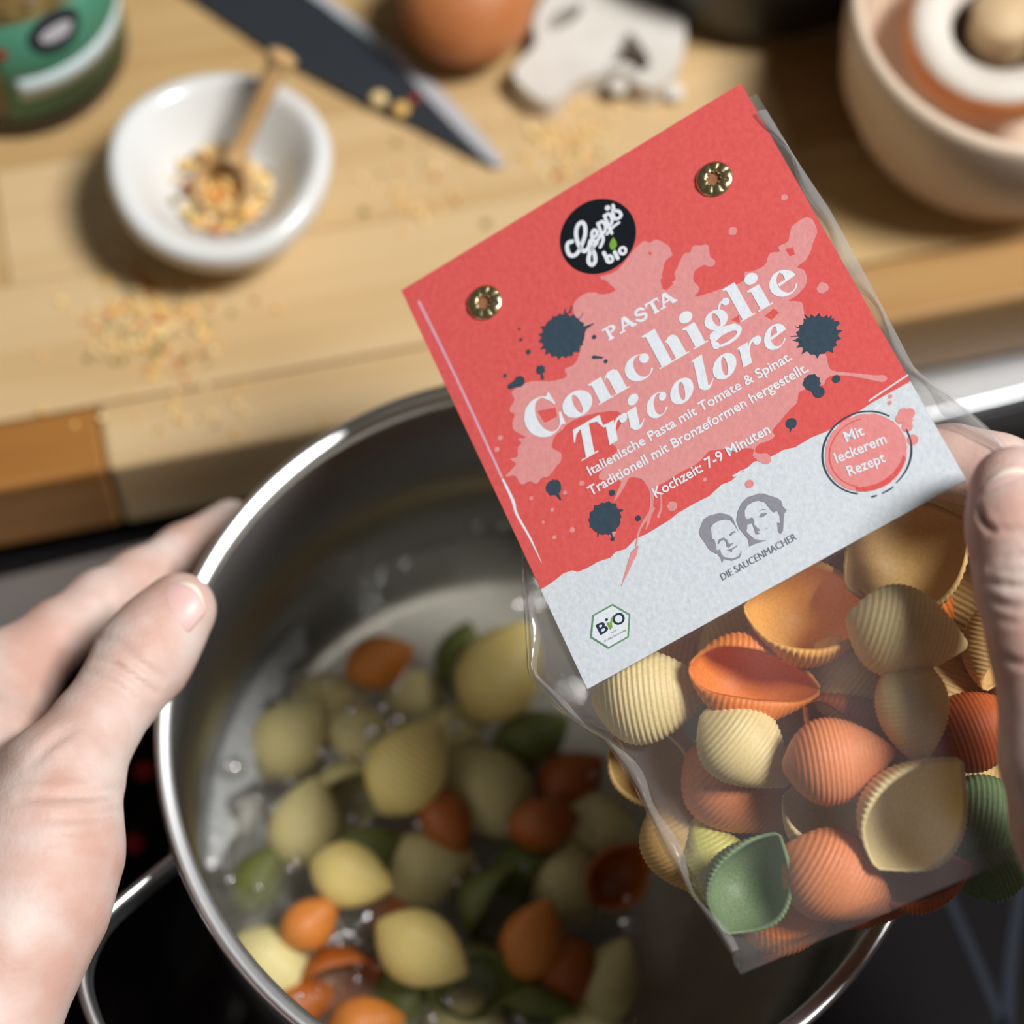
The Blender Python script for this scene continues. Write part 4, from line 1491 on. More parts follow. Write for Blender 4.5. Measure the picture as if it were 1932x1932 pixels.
spill(230, 290, 605, 75, 52, 'spice flakes spilled in front of the white bowl', 31)
spill(26, 340, 790, 110, 40, 'few scattered spice crumbs near the front edge of the worktop', 32)
spill(110, 1075, 275, 48, 32, 'spice flakes spilled in front of the sliced mushroom', 33)
spill(40, 800, 345, 90, 40, 'sparse spice flakes lying in front of the knife tip', 34)

# ---- knife
blade_m = pbr('dark_blade', (0.055, 0.065, 0.080, 1), 0.42, 0.6)
edge_m = pbr('ground_edge', (0.62, 0.64, 0.68, 1), 0.4, 0.35)
KZ = Z0 + 0.0012
kn = thing('kitchen_knife', at(700, 130, Z0), 'dark kitchen knife lying between the white bowl and the whole mushroom', 'knife')
lowe = [(250, -80), (404, 28), (540, 120), (680, 195), (796, 248), (870, 288), (938, 320)]
uppe = [(450, -130), (540, -60), (620, -2), (700, 58), (770, 118), (838, 180), (895, 240), (955, 312)]


def slab(polyA, z0, z1, holes=()):
    from mathutils.geometry import tessellate_polygon
    loops = [[at(x, y, z0) for x, y in lp] for lp in [polyA] + list(holes)]
    tr = tessellate_polygon([[Vector((p[0], p[1], 0)) for p in lp] for lp in loops])
    P0 = [p for lp in loops for p in lp]
    P1 = [p + np.array([0, 0, z1 - z0]) for p in P0]
    n = len(P0)
    F = []
    for t in tr:
        a, b, c = P0[t[0]], P0[t[1]], P0[t[2]]
        up_ = np.cross(b - a, c - a)[2] > 0
        F.append(tuple(i + n for i in (t if up_ else t[::-1])))
        F.append(tuple(t[::-1] if up_ else t))
    k0 = 0
    for li, lp in enumerate(loops):
        m = len(lp)
        ar = sum(lp[i][0] * lp[(i + 1) % m][1] - lp[(i + 1) % m][0] * lp[i][1] for i in range(m))
        ccw = (ar > 0) == (li == 0)
        for i in range(m):
            j = (i + 1) % m
            q = (k0 + i, k0 + j, n + k0 + j, n + k0 + i)
            F.append(q if ccw else q[::-1])
        k0 += m
    return np.array(P0 + P1), F


ins = [(x - 14, y + 14) for x, y in uppe[:4]] + [(758, 133), (815, 200), (868, 255), (930, 316)]
V, F = slab(lowe + ins[::-1], KZ, KZ + 0.0018)
obj('blade', V, F, blade_m, kn, False)
V, F = slab(ins + uppe[::-1], KZ, KZ + 0.0009)
obj('cutting_edge', V, F, edge_m, kn, False)
hs = at(330, -110, Z0 + 0.010)
hdv = at(330, -110, Z0) - at(700, 130, Z0)
hdv /= np.linalg.norm(hdv)
path = [hs - hdv * 0.004, hs, hs + hdv * 0.05, hs + hdv * 0.10, hs + hdv * 0.115]
V, F = tube(path, [0.009, 0.0115, 0.0125, 0.0130, 0.009], 16, sx=1.1, sy=0.75)
obj('handle', V, F, pbr('handle_wood', srgb(70, 44, 34), 0.5), kn)
crumb_m = SP[1]
for i, (x, y, r, m, lb) in enumerate([(714, 186, 0.0030, SP[1], 'pale round spice crumb on the dark knife blade'), (756, 206, 0.0030, SP[0], 'yellow spice crumb on the dark knife blade'), (782, 186, 0.0018, SP[4], 'red spice flake on the dark knife blade')]):
    c = at(x, y, KZ + 0.0018 + r * 0.6)
    V, F = blob(c, r, 50 + i, 2, (1, 1, 0.7), 0.12)
    tag(obj('spice_crumb', V, F, m), lb, 'spice')

# ---- mushrooms
cap_m = pbr('mushroom_cap', srgb(178, 104, 56), 0.5, spec=0.35, sss=0.15, sss_s=0.002, noise=(45, srgb(200, 136, 88), 0.1, (1, 1, 1)))
flesh = pbr('mushroom_flesh', srgb(226, 222, 214), 0.55, sss=0.2, sss_r=(1, 0.9, 0.8), noise=(60, srgb(208, 200, 190), 0.2, (1, 1, 1)))
gill_m = pbr('mushroom_gills', srgb(58, 40, 30), 0.8, noise=(220, srgb(84, 60, 46), 0.1, (1, 1, 1)))
stem_m = pbr('mushroom_stem_cut', srgb(214, 186, 146), 0.6, noise=(70, srgb(196, 164, 122), 0.2, (1, 1, 1)))
# whole mushroom lying beside the knife
mc = at(882, -5, Z0 + 0.023)
mt = thing('whole_mushroom', (mc[0], mc[1], Z0), 'whole brown mushroom lying by the knife blade', 'mushroom')
axm = np.array([-0.25, 0.55, 0.45])
axm = np.array([0.1, -0.35, 0.93])
axm /= np.linalg.norm(axm)
xa = np.cross([0, 1, 0], axm)
xa /= np.linalg.norm(xa)
frm = np.stack([xa, np.cross(axm, xa), axm], 1)
prof = [(0.0001, 0.0185)] + [(0.0235 * math.sin(t), 0.0185 * math.cos(t)) for t in np.linspace(0.12, 1.75, 16)] + [(0.019, -0.008), (0.014, -0.007), (0.0001, -0.006)]
V, F = lathe(prof, 48, mc, frm)
obj('cap', V, F, cap_m, mt)
V, F = lathe([(0.0001, -0.005), (0.0085, -0.006), (0.0080, -0.014), (0.0088, -0.020), (0.0001, -0.021)], 24, mc, frm)
obj('stem', V, F, flesh, mt)
# sliced mushroom: outline with gill gaps
Km = lambda x, y: (700 + x / 2.76, y / 2.76)
outl = [(838, 230), (850, 170), (880, 100), (930, 40), (1000, -20), (1120, -75), (1260, -95), (1400, -50), (1500, 20), (1575, 100), (1615, 200), (1620, 300), (1600, 400), (1560, 480), (1490, 535), (1420, 545), (1365, 520), (1335, 480),
        (1300, 470), (1235, 455), (1180, 475), (1100, 495), (1030, 530), (985, 585), (925, 618), (860, 608), (800, 560), (745, 500), (738, 450), (780, 400), (840, 335), (850, 285)]
mh = [[(895, 228), (950, 158), (1030, 125), (1090, 128), (1055, 190), (990, 235), (930, 255)], [(1330, 262), (1405, 350), (1435, 425), (1390, 465), (1345, 435), (1300, 415), (1240, 420), (1275, 335)]]
ZS = Z0 + 0.003


def curve_slab(pxs, zc, half, bev, mat, name, parent, holes=()):
    V, F = slab(pxs, zc - half, zc + half, holes)
    o = obj(name, V, F, mat, parent, False)
    if bev:
        bevel_obj(o, bev, 3)
    return o


sm = thing('sliced_mushroom', at(1150, 100, Z0), 'white slice of mushroom with stem, cut face up', 'mushroom')
sl_ = curve_slab([tuple(q) for q in catmull([Km(*p) for p in outl], 3, True)], Z0 + 0.0055, 0.0050, 0.0008, flesh, 'slice', sm, [[tuple(q) for q in catmull([Km(*p) for p in h], 3, True)] for h in mh])
curve_slab([Km(*p) for p in [(880, 245), (1060, 120), (1075, 165), (930, 262)]], Z0 + 0.0015, 0.0010, 0, gill_m, 'gills', sm)  # dark sheets under the gaps: gills, with the holes' shadow painted in
curve_slab([Km(*p) for p in [(1330, 275), (1420, 430), (1350, 490), (1190, 480), (1270, 330)]], Z0 + 0.0015, 0.0010, 0, gill_m, 'gills', sm)
for i, (x, y, r) in enumerate([(1283, 452, 0.0036)]):
    c = at(*Km(x, y), Z0 + 0.006)
    V, F = blob(c, r, 60, 2, (1.1, 1, 1), 0.08)
    obj('veil_scrap', V, F, flesh, sm)
c = at(*Km(1575, 480), Z0 + 0.003)
V, F = blob(c, 0.0038, 61, 2, (1, 1, 0.75), 0.10)
tag(obj('mushroom_crumb', V, F, flesh), 'small white mushroom crumb beside the slice', 'mushroom')

# ---- cream bowl with mushroom
BH = 0.062
rimpts = np.array([at(x, y, Z0 + BH) for x, y in [(1603, 0), (1616, 54), (1649, 120), (1721, 203), (1812, 257), (1920, 286)]])
A_ = np.stack([2 * rimpts[:, 0], 2 * rimpts[:, 1], np.ones(len(rimpts))], 1)
sol = np.linalg.lstsq(A_, rimpts[:, 0] ** 2 + rimpts[:, 1] ** 2, rcond=None)[0]
BR = math.sqrt(sol[2] + sol[0] ** 2 + sol[1] ** 2)
print('cream bowl radius', BR, sol[:2])
bigc = np.array([sol[0], sol[1], Z0])
cream_gl = pbr('cream_glaze', srgb(226, 206, 184), 0.32, spec=0.45, noise=(30, srgb(216, 192, 168), 0.2, (1, 1, 1)))
k = BR
prof = [(0.0002, 0.007), (k * 0.5, 0.008), (k * 0.66, 0.013), (k * 0.80, 0.026), (k * 0.88, 0.042), (k * 0.915, 0.056), (k * 0.925, BH - 0.001), (k * 0.95, BH), (k * 0.985, BH - 0.001), (k, BH - 0.004), (k * 0.985, 0.045), (k * 0.93, 0.026), (k * 0.80, 0.010), (k * 0.62, 0.002), (k * 0.55, 0.0), (0.0002, 0.001)]
V, F = lathe(prof, 96, bigc)
tag(obj('ceramic_bowl', V, F, cream_gl, origin=bigc), 'cream ceramic bowl with an upturned mushroom inside', 'bowl')
um = at(1885, 62, Z0 + 0.042)
ut = thing('upturned_mushroom', (um[0], um[1], Z0 + 0.014), 'brown mushroom lying stem up in the cream bowl', 'mushroom')
axm = np.array([-0.10, -0.15, 1.0])
axm /= np.linalg.norm(axm)
xa = np.cross([0, 1, 0], axm)
xa /= np.linalg.norm(xa)
frm = np.stack([xa, np.cross(axm, xa), axm], 1)
Rm = 0.0315
prof = [(0.0001, -0.022)] + [(Rm * math.sin(t), -0.022 * math.cos(t)) for t in np.linspace(0.15, 1.45, 14)] + [(Rm * 0.99, 0.003), (Rm * 0.93, 0.0055)]
V, F = lathe(prof, 56, um, frm)
obj('cap', V, F, cap_m, ut)
prof = [(Rm * 0.95, 0.004), (Rm * 0.90, 0.0072), (Rm * 0.80, 0.0085), (Rm * 0.66, 0.0075), (Rm * 0.54, 0.0050), (Rm * 0.50, 0.001)]
V, F = lathe(prof, 56, um, frm)
obj('veil', V, F, flesh, ut)
V, F = lathe([(Rm * 0.56, 0.002), (Rm * 0.3, -0.004), (0.0001, -0.004)], 40, um, frm)
obj('gills', V, F, gill_m, ut)
prof = [(0.0105, -0.004), (0.0098, 0.006), (0.0105, 0.0115), (0.0098, 0.0135), (0.0001, 0.0138)]
V, F = lathe(prof, 36, um, frm)
obj('stem', V, F, stem_m, ut)

# ---- dark round pan behind
dk = pbr('dark_enamel', (0.012, 0.011, 0.010, 1), 0.4)
dc = at(1418, -112, Z0)
prof = [(0.0002, 0.004), (0.040, 0.004), (0.050, 0.012), (0.0535, 0.050), (0.056, 0.051), (0.0565, 0.049), (0.053, 0.010), (0.045, 0.0), (0.0002, 0.0)]
V, F = lathe(prof, 64, dc)
tag(obj('black_pot', V, F, dk, origin=dc), 'black round pot standing behind the sliced mushroom', 'pot')

# ---- spice jar
jc = at(44, 104, Z0)
jar = thing('spice_jar', jc, 'glass spice jar with a green and white label beside the white bowl', 'jar')
jr = 0.0365
glass = film_mat('jar_glass', (0.93, 0.94, 0.93, 1), 1.5, 0.04, (20, 0.05, 0.001), 1.3)
prof = [(0.0002, 0.003), (jr - 0.006, 0.0032), (jr - 0.003, 0.006), (jr - 0.0028, 0.088), (jr - 0.009, 0.098), (jr - 0.009, 0.108), (jr - 0.006, 0.108), (jr - 0.006, 0.099), (jr, 0.089), (jr, 0.006), (jr - 0.003, 0.0005), (0.0002, 0.0002)]
V, F = lathe(prof, 64, jc)
obj('glass_jar', V, F, glass, jar)
cont = pbr('jar_spice', srgb(92, 62, 32), 0.8, noise=(150, srgb(216, 176, 104), 0.0, (1, 1, 1)), bump=(260, 0.9, 0.003))
prof = [(0.0002, 0.0045), (jr - 0.0055, 0.0045), (jr - 0.0035, 0.008), (jr - 0.0034, 0.082), (jr - 0.012, 0.086), (0.0002, 0.085)]
V, F = lathe(prof, 64, jc)
obj('spice_filling', V, F, cont, jar)
V, F = lathe([(0.0002, 0.0003), (jr - 0.003, 0.0006), (jr + 0.0001, 0.004), (jr + 0.0003, 0.008), (jr + 0.0001, 0.0105), (jr - 0.001, 0.011)], 64, jc)  # near-black ring round the bottom of the jar
obj('jar_base_ring', V, F, pbr('jar_base_black', (0.012, 0.010, 0.008, 1), 0.15), jar)


def cyl_patch(a0, a1, z0, z1, r, mat, name, parent, n=30):
    V, F = [], []
    for i in range(n + 1):
        a = math.radians(a0 + (a1 - a0) * i / n)
        for rr in (r, r + 0.0002):
            for z in (z0, z1):
                V.append(jc + np.array([rr * math.cos(a), rr * math.sin(a), z]))
    for i in range(n):
        a, b = 4 * i, 4 * i + 4
        F += [(a + 2, b + 2, b + 3, a + 3), (a, a + 1, b + 1, b), (a + 1, a + 3, b + 3, b + 1), (a, b, b + 2, a + 2)]
    F += [(0, 2, 3, 1), (4 * n, 4 * n + 1, 4 * n + 3, 4 * n + 2)]
    return obj(name, V, F, mat, parent)


gl_lab = pbr('label_green', srgb(70, 132, 106), 0.5)
lab = cyl_patch(-82, 36, 0.012, 0.058, jr + 0.0002, gl_lab, 'label', jar)
cyl_patch(-74, 20, 0.022, 0.032, jr + 0.00045, pbr('label_white', srgb(206, 222, 224), 0.5), 'label_band', lab)
cyl_patch(-124, -98, 0.008, 0.052, jr + 0.0002, pbr('label_grey', srgb(196, 190, 188), 0.5), 'side_label', jar)


def cyl_disc(ac, zc, rad, r, mat, name, parent, ey=1.0):
    V, F = [jc + np.array([r * math.cos(math.radians(ac)), r * math.sin(math.radians(ac)), zc])], []
    for i in range(24):
        t = 2 * pi * i / 24
        a = math.radians(ac) + rad * math.cos(t) / r
        V.append(jc + np.array([r * math.cos(a), r * math.sin(a), zc + rad * ey * math.sin(t)]))
    F = [(0, 1 + i, 1 + (i + 1) % 24) for i in range(24)]
    return obj(name, V, F, mat, parent)


cyl_disc(-48, 0.049, 0.0095, jr + 0.0007, pbr('emblem_navy', srgb(36, 44, 54), 0.5), 'emblem', lab)
cyl_disc(-48, 0.049, 0.0060, jr + 0.0010, pbr('emblem_white', srgb(214, 214, 224), 0.5), 'emblem', lab, 0.6)
cyl_disc(-78, 0.046, 0.0028, jr + 0.0007, pbr('emblem_red', srgb(176, 60, 52), 0.5), 'emblem', lab)
V, F = lathe([(0.0002, 0.1135), (jr - 0.006, 0.1135), (jr - 0.004, 0.111), (jr - 0.004, 0.099), (jr - 0.0055, 0.099), (jr - 0.0055, 0.109), (0.0002, 0.109)], 48, jc)
obj('lid', V, F, dk, jar)

# =================================================================== HANDS (smooth-union distance fields, one surface each)


def sdf_cone(P, a, b, ra, rb):
    ba = b - a
    l2 = ba @ ba
    t = np.clip(((P - a) @ ba) / l2, 0, 1)
    d = P - a - t[..., None] * ba
    return np.sqrt((d * d).sum(-1)) - (ra + (rb - ra) * t)


def smin(a, b, k):
    h = np.clip(0.5 + 0.5 * (b - a) / k, 0, 1)
    return b * (1 - h) + a * h - k * h * (1 - h)


def surface_nets(val, origin, h):
    nx, ny, nz = val.shape
    ins = val < 0
    cnt = np.zeros((nx - 1, ny - 1, nz - 1), np.float32)
    acc = np.zeros((nx - 1, ny - 1, nz - 1, 3), np.float32)
    C = [(0, 0, 0), (1, 0, 0), (0, 1, 0), (1, 1, 0), (0, 0, 1), (1, 0, 1), (0, 1, 1), (1, 1, 1)]
    sl = lambda c: (slice(c[0], nx - 1 + c[0]), slice(c[1], ny - 1 + c[1]), slice(c[2], nz - 1 + c[2]))
    for i in range(8):
        for ax in range(3):
            if C[i][ax]:
                continue
            d = list(C[i])
            d[ax] = 1
            va, vb = val[sl(C[i])], val[sl(d)]
            m = (va < 0) != (vb < 0)
            t = np.where(m, va / np.where(m, va - vb, 1), 0)
            cnt += m
            for q in range(3):
                acc[..., q] += m * (C[i][q] + (t if q == ax else 0))
    act = cnt > 0
    idx = -np.ones(cnt.shape, np.int64)
    idx[act] = np.arange(act.sum())
    ii = np.argwhere(act)
    V = (ii + acc[act] / cnt[act][:, None]) * h + origin
    F = []
    for ax in range(3):
        o1, o2 = [(1, 2), (2, 0), (0, 1)][ax]
        a = [slice(None)] * 3
        b = [slice(None)] * 3
        a[ax], b[ax] = slice(0, -1), slice(1, None)
        s = ins[tuple(a)]
        e = ins[tuple(b)]
        ch = np.argwhere(s != e)
        lim = np.array(cnt.shape)
        ok = (ch[:, o1] > 0) & (ch[:, o2] > 0) & (ch[:, o1] < lim[o1]) & (ch[:, o2] < lim[o2]) & (ch[:, ax] < lim[ax])
        ch = ch[ok]
        u1 = np.zeros(3, int)
        u2 = np.zeros(3, int)
        u1[o1], u2[o2] = 1, 1
        q = np.stack([idx[tuple((ch - u1 - u2).T)], idx[tuple((ch - u2).T)], idx[tuple(ch.T)], idx[tuple((ch - u1).T)]], 1)
        fl = s[tuple(ch.T)]
        q[~fl] = q[~fl][:, ::-1]
        F.append(q)
    return V, np.concatenate(F)


def build_sdf(chains, creases, h=0.0011, k_in=0.004, k_out=0.006, lo=None, hi=None):
    allp = np.array([p for ch in chains for p, r in ch[0]])
    rmax = max(r for ch in chains for p, r in ch[0])
    mn, mx = allp.min(0) - rmax - 0.006, allp.max(0) + rmax + 0.006
    if lo is not None:
        mn, mx = np.maximum(mn, lo), np.minimum(mx, hi)
    dims = np.ceil((mx - mn) / h).astype(int)
    gx = [mn[q] + h * np.arange(dims[q]) for q in range(3)]
    P = np.stack(np.meshgrid(*gx, indexing='ij'), -1).astype(np.float32)
    D = np.full(P.shape[:3], 1.0, np.float32)

    def region(pts, r):
        a = np.clip(((np.min(pts, 0) - r - mn) / h).astype(int) - 2, 0, dims)
        b = np.clip(((np.max(pts, 0) + r - mn) / h).astype(int) + 3, 0, dims)
        return tuple(slice(a[q], b[q]) for q in range(3))
    for pts, ko in chains:
        d = np.full(P.shape[:3], 1.0, np.float32)
        for (a, ra), (b, rb) in zip(pts[:-1], pts[1:]):
            R_ = region([a, b], max(ra, rb) + 0.02)
            if 0 in P[R_].shape:
                continue
            dd = sdf_cone(P[R_], a.astype(np.float32), b.astype(np.float32), ra, rb)
            d[R_] = smin(d[R_], dd, k_in)
        D = smin(D, d, ko)
    for pts, r, kk in creases:
        for a, b in zip(pts[:-1], pts[1:]):
            R_ = region([a, b], r + 0.008)
            if 0 in P[R_].shape:
                continue
            dd = sdf_cone(P[R_], a.astype(np.float32), b.astype(np.float32), r, r)
            D[R_] = -smin(-D[R_], dd, kk)
    return surface_nets(D, mn, h)


def hp3(x, y, d, rpx):
    return (atd(x, y, d), rpx * d / FPX)


def skin_mat():
    m = pbr('skin', srgb(236, 198, 178), 0.52, spec=0.28, sss=0.18, sss_r=(1.0, 0.35, 0.2), sss_s=0.004)
    nt = m.node_tree
    b = nt.nodes['Principled BSDF']
    tc = nt.nodes.new('ShaderNodeTexCoord')
    n1 = nt.nodes.new('ShaderNodeTexNoise')
    n1.inputs['Scale'].default_value = 55
    n1.inputs['Detail'].default_value = 4
    rp = nt.nodes.new('ShaderNodeValToRGB')
    rp.color_ramp.elements[0].position = 0.35
    rp.color_ramp.elements[0].color = srgb(208, 168, 154)
    rp.color_ramp.elements[1].position = 0.65
    rp.color_ramp.elements[1].color = srgb(222, 202, 193)
    ge = nt.nodes.new('ShaderNodeNewGeometry')
    pr_ = nt.nodes.new('ShaderNodeValToRGB')
    pr_.color_ramp.elements[0].position = 0.44
    pr_.color_ramp.elements[0].color = srgb(190, 96, 76)
    pr_.color_ramp.elements[1].position = 0.50
    pr_.color_ramp.elements[1].color = (1, 1, 1, 1)
    mx = nt.nodes.new('ShaderNodeMix')
    mx.data_type = 'RGBA'
    mx.blend_type = 'MULTIPLY'
    mx.inputs[0].default_value = 0.55
    nt.links.new(tc.outputs['Object'], n1.inputs['Vector'])
    nt.links.new(n1.outputs[0], rp.inputs[0])
    nt.links.new(ge.outputs['Pointiness'], pr_.inputs[0])
    nt.links.new(rp.outputs[0], mx.inputs[6])
    nt.links.new(pr_.outputs[0], mx.inputs[7])
    nt.links.new(rp.outputs[0], b.inputs['Base Color'])
    nz = nt.nodes.new('ShaderNodeTexNoise')
    nz.inputs['Scale'].default_value = 900
    nz2 = nt.nodes.new('ShaderNodeTexWave')
    nz2.inputs['Scale'].default_value = 120
    nz2.inputs['Distortion'].default_value = 9
    nz2.inputs['Detail'].default_value = 3
    nz2.inputs['Scale'].default_value = 40
    ad = nt.nodes.new('ShaderNodeMath')
    ad.operation = 'MULTIPLY_ADD'
    ad.inputs[1].default_value = 1.0
    ad.inputs[2].default_value = 0.0
    bp = nt.nodes.new('ShaderNodeBump')
    bp.inputs['Strength'].default_value = 0.16
    bp.inputs['Distance'].default_value = 0.0008
    nt.links.new(tc.outputs['Object'], nz.inputs['Vector'])
    nt.links.new(tc.outputs['Object'], nz2.inputs['Vector'])
    nt.links.new(nz.outputs[0], ad.inputs[0])
    nt.links.new(ad.outputs[0], bp.inputs['Height'])
    nt.links.new(bp.outputs[0], b.inputs['Normal'])
    return m


skin = skin_mat()
nail_m = pbr('nail', srgb(232, 190, 184), 0.38, spec=0.35, sss=0.1, sss_r=(1, 0.5, 0.4), sss_s=0.002)
nail_tip = pbr('nail_tip', srgb(240, 226, 210), 0.35)


def nail(parent, c, along, normal, length, width, radius, tip=0.12, tip_out=0.001):
    """curved nail plate; along points to the fingertip"""
    along = along / np.linalg.norm(along)
    normal = normal - (normal @ along) * along
    normal /= np.linalg.norm(normal)
    side = np.cross(along, normal)
    nu, nv = 20, 15

    def patch(t0, t1, lift, nu):
        V, F = [], []
        for lay in (0, -0.0006):
            for i in range(nu):
                t = t0 + (t1 - t0) * i / (nu - 1)
                # rounded plan: narrower at both ends
                x = 2 * t - 1
                wloc = width / 2 * (1 - 0.25 * max(0, -x) ** 4 - 0.30 * max(0, x) ** 6)
                for j in range(nv):
                    s = 2 * j / (nv - 1) - 1
                    # end rounding
                    off = length / 2 * x * 1.0 - (length * 0.16 * (s * s)) * (x if x > 0 else -x * -1)
                    aa = s * wloc / radius
                    h_ = radius * (math.cos(aa) - 1) - 0.0015 * max(0, -x) ** 3 - 0.0012 * max(0, x) ** 2
                    V.append(c + along * off + side * radius * math.sin(aa) + normal * (h_ + lift + lay))
        nn = nu * nv
        for i in range(nu - 1):
            for j in range(nv - 1):
                a = i * nv + j
                F.append((a, a + 1, a + nv + 1, a + nv))
                F.append((nn + a, nn + a + nv, nn + a + nv + 1, nn + a + 1))
        for i in range(nu - 1):
            a = i * nv
            F.append((a, a + nv, nn + a + nv, nn + a))
            a = i * nv + nv - 1
            F.append((a + nv, a, nn + a, nn + a + nv))
        for j in range(nv - 1):
            F.append((j + 1, j, nn + j, nn + j + 1))
            a = (nu - 1) * nv + j
            F.append((a, a + 1, nn + a + 1, nn + a))
        return V, F
    V, F = patch(0, 1 - tip, 0, nu)
    o = obj('nail', V, F, nail_m, parent)
    V, F = patch(1 - tip, 1.0, 0.00002, 5)
    obj('nail_edge', V, F, nail_tip, o)


# ---- left hand: thumb over the pot rim, fingers outside
chains = []
TH_ = [(338, 1150, 0.4935, 70), (300, 1198, 0.491, 79), (267, 1245, 0.488, 87), (226, 1305, 0.482, 76), (176, 1376, 0.475, 80), (112, 1480, 0.466, 116), (82, 1600, 0.458, 147), (52, 1700, 0.452, 150), (8, 1800, 0.446, 145), (-35, 1920, 0.440, 140), (-100, 2080, 0.437, 150)]
chains.append(([hp3(*p) for p in TH_], 0.005))
IDX = [(436, 988, 0.5555, 46), (345, 1046, 0.548, 52), (262, 1095, 0.537, 55), (188, 1140, 0.526, 60), (105, 1200, 0.515, 62), (0, 1296, 0.504, 92)]
chains.append(([hp3(*p) for p in IDX], 0.004))
MID = [(418, 1004, 0.582, 44), (340, 1054, 0.573, 50), (258, 1102, 0.561, 52), (180, 1150, 0.548, 54), (95, 1212, 0.536, 56), (-30, 1310, 0.518, 88)]
RNG = [(395, 1024, 0.606, 42), (325, 1068, 0.598, 48), (240, 1118, 0.585, 50), (160, 1170, 0.572, 52), (60, 1240, 0.556, 56), (-70, 1350, 0.532, 86)]
LIT = [(350, 1058, 0.626, 36), (285, 1098, 0.618, 40), (205, 1148, 0.604, 44), (120, 1205, 0.590, 46), (10, 1290, 0.568, 50), (-100, 1400, 0.545, 80)]
for c_ in (MID, RNG, LIT):
    chains.append(([hp3(*p) for p in c_], 0.004))
# palm and back of the hand
chains.append(([hp3(0, 1300, 0.504, 92), hp3(-30, 1430, 0.487, 120), hp3(-30, 1600, 0.472, 160), hp3(-70, 1850, 0.455, 170), hp3(-120, 2080, 0.445, 190), hp3(-200, 2400, 0.43, 205), hp3(-300, 2900, 0.41, 250)], 0.008))
chains.append(([hp3(-30, 1310, 0.518, 88), hp3(-90, 1500, 0.498, 150), hp3(-120, 1700, 0.478, 180), hp3(-150, 2050, 0.455, 190)], 0.010))
chains.append(([hp3(-70, 1350, 0.532, 86), hp3(-140, 1600, 0.505, 150), hp3(-180, 2000, 0.465, 180)], 0.010))
chains.append(([hp3(-100, 1400, 0.545, 80), hp3(-160, 1650, 0.515, 130), hp3(-190, 2000, 0.475, 170)], 0.010))
# crease grooves on the visible side of thumb and fingers


def groove(pts, dep_of, r=0.0006, k=0.0016):
    return ([atd(x, y, dep_of(x, y)) for x, y in pts], r, k)


def surf_depth(chain, x, y):
    """depth of the front surface of a chain at a pixel (nearest capsule)"""
    best = None
    for (x0, y0, d0, r0), (x1, y1, d1, r1) in zip(chain[:-1], chain[1:]):
        t = ((x - x0) * (x1 - x0) + (y - y0) * (y1 - y0)) / ((x1 - x0) ** 2 + (y1 - y0) ** 2)
        t = min(1, max(0, t))
        cx, cy, dd, rr = x0 + t * (x1 - x0), y0 + t * (y1 - y0), d0 + t * (d1 - d0), r0 + t * (r1 - r0)
        off = math.hypot(x - cx, y - cy)
        h2 = max(rr * rr - off * off, 0)
        v = dd - math.sqrt(h2) * dd / FPX
        if best is None or (off - rr) < best[0]:
            best = (off - rr, v)
    return best[1]




def carve(V, F, lines, near):
    """press shallow skin creases into the side of the hand that faces the camera; near = (x, y, depth, r) chain they lie on"""
    V = np.asarray(V, float)
    F = np.asarray(F)
    nrm = np.zeros_like(V)
    fn = np.cross(V[F[:, 1]] - V[F[:, 0]], V[F[:, 2]] - V[F[:, 0]])
    for q in range(4):
        np.add.at(nrm, F[:, q], fn)
    nrm /= np.linalg.norm(nrm, axis=1)[:, None] + 1e-12
    to = CAM - V
    to /= np.linalg.norm(to, axis=1)[:, None]
    if (np.einsum('ij,ij->i', nrm, V - V.mean(0)) > 0).mean() < 0.5:
        nrm = -nrm
    facing = np.einsum('ij,ij->i', nrm, to) > 0.15
    C_ = (V - CAM) @ M
    X, Y = 966 + FPX * C_[:, 0] / -C_[:, 2], 966 - FPX * C_[:, 1] / -C_[:, 2]
    dep = -C_[:, 2]
    for pts, depth, sig in lines:
        P = catmull([np.array(p, float) for p in pts], 8)
        sd = surf_depth(near, P[len(P) // 2][0], P[len(P) // 2][1])
        m = facing & (np.abs(dep - sd) < 0.02) & (np.abs(X - P[:, 0].mean()) < 200) & (np.abs(Y - P[:, 1].mean()) < 200)
        ii = np.where(m)[0]
        dd = np.sqrt(((X[ii, None] - P[None, :, 0]) ** 2 + (Y[ii, None] - P[None, :, 1]) ** 2))
        k_ = dd.argmin(1)
        dm = dd.min(1)
        fade = np.sin(np.pi * np.clip((k_ + 1.0) / (len(P) + 1), 0, 1)) ** 0.5
        V[ii] -= nrm[ii] * (depth * (np.exp(-(dm / sig) ** 2) - 0.35 * np.exp(-((dm - 2.1 * sig) / sig) ** 2)) * fade)[:, None]
    return V


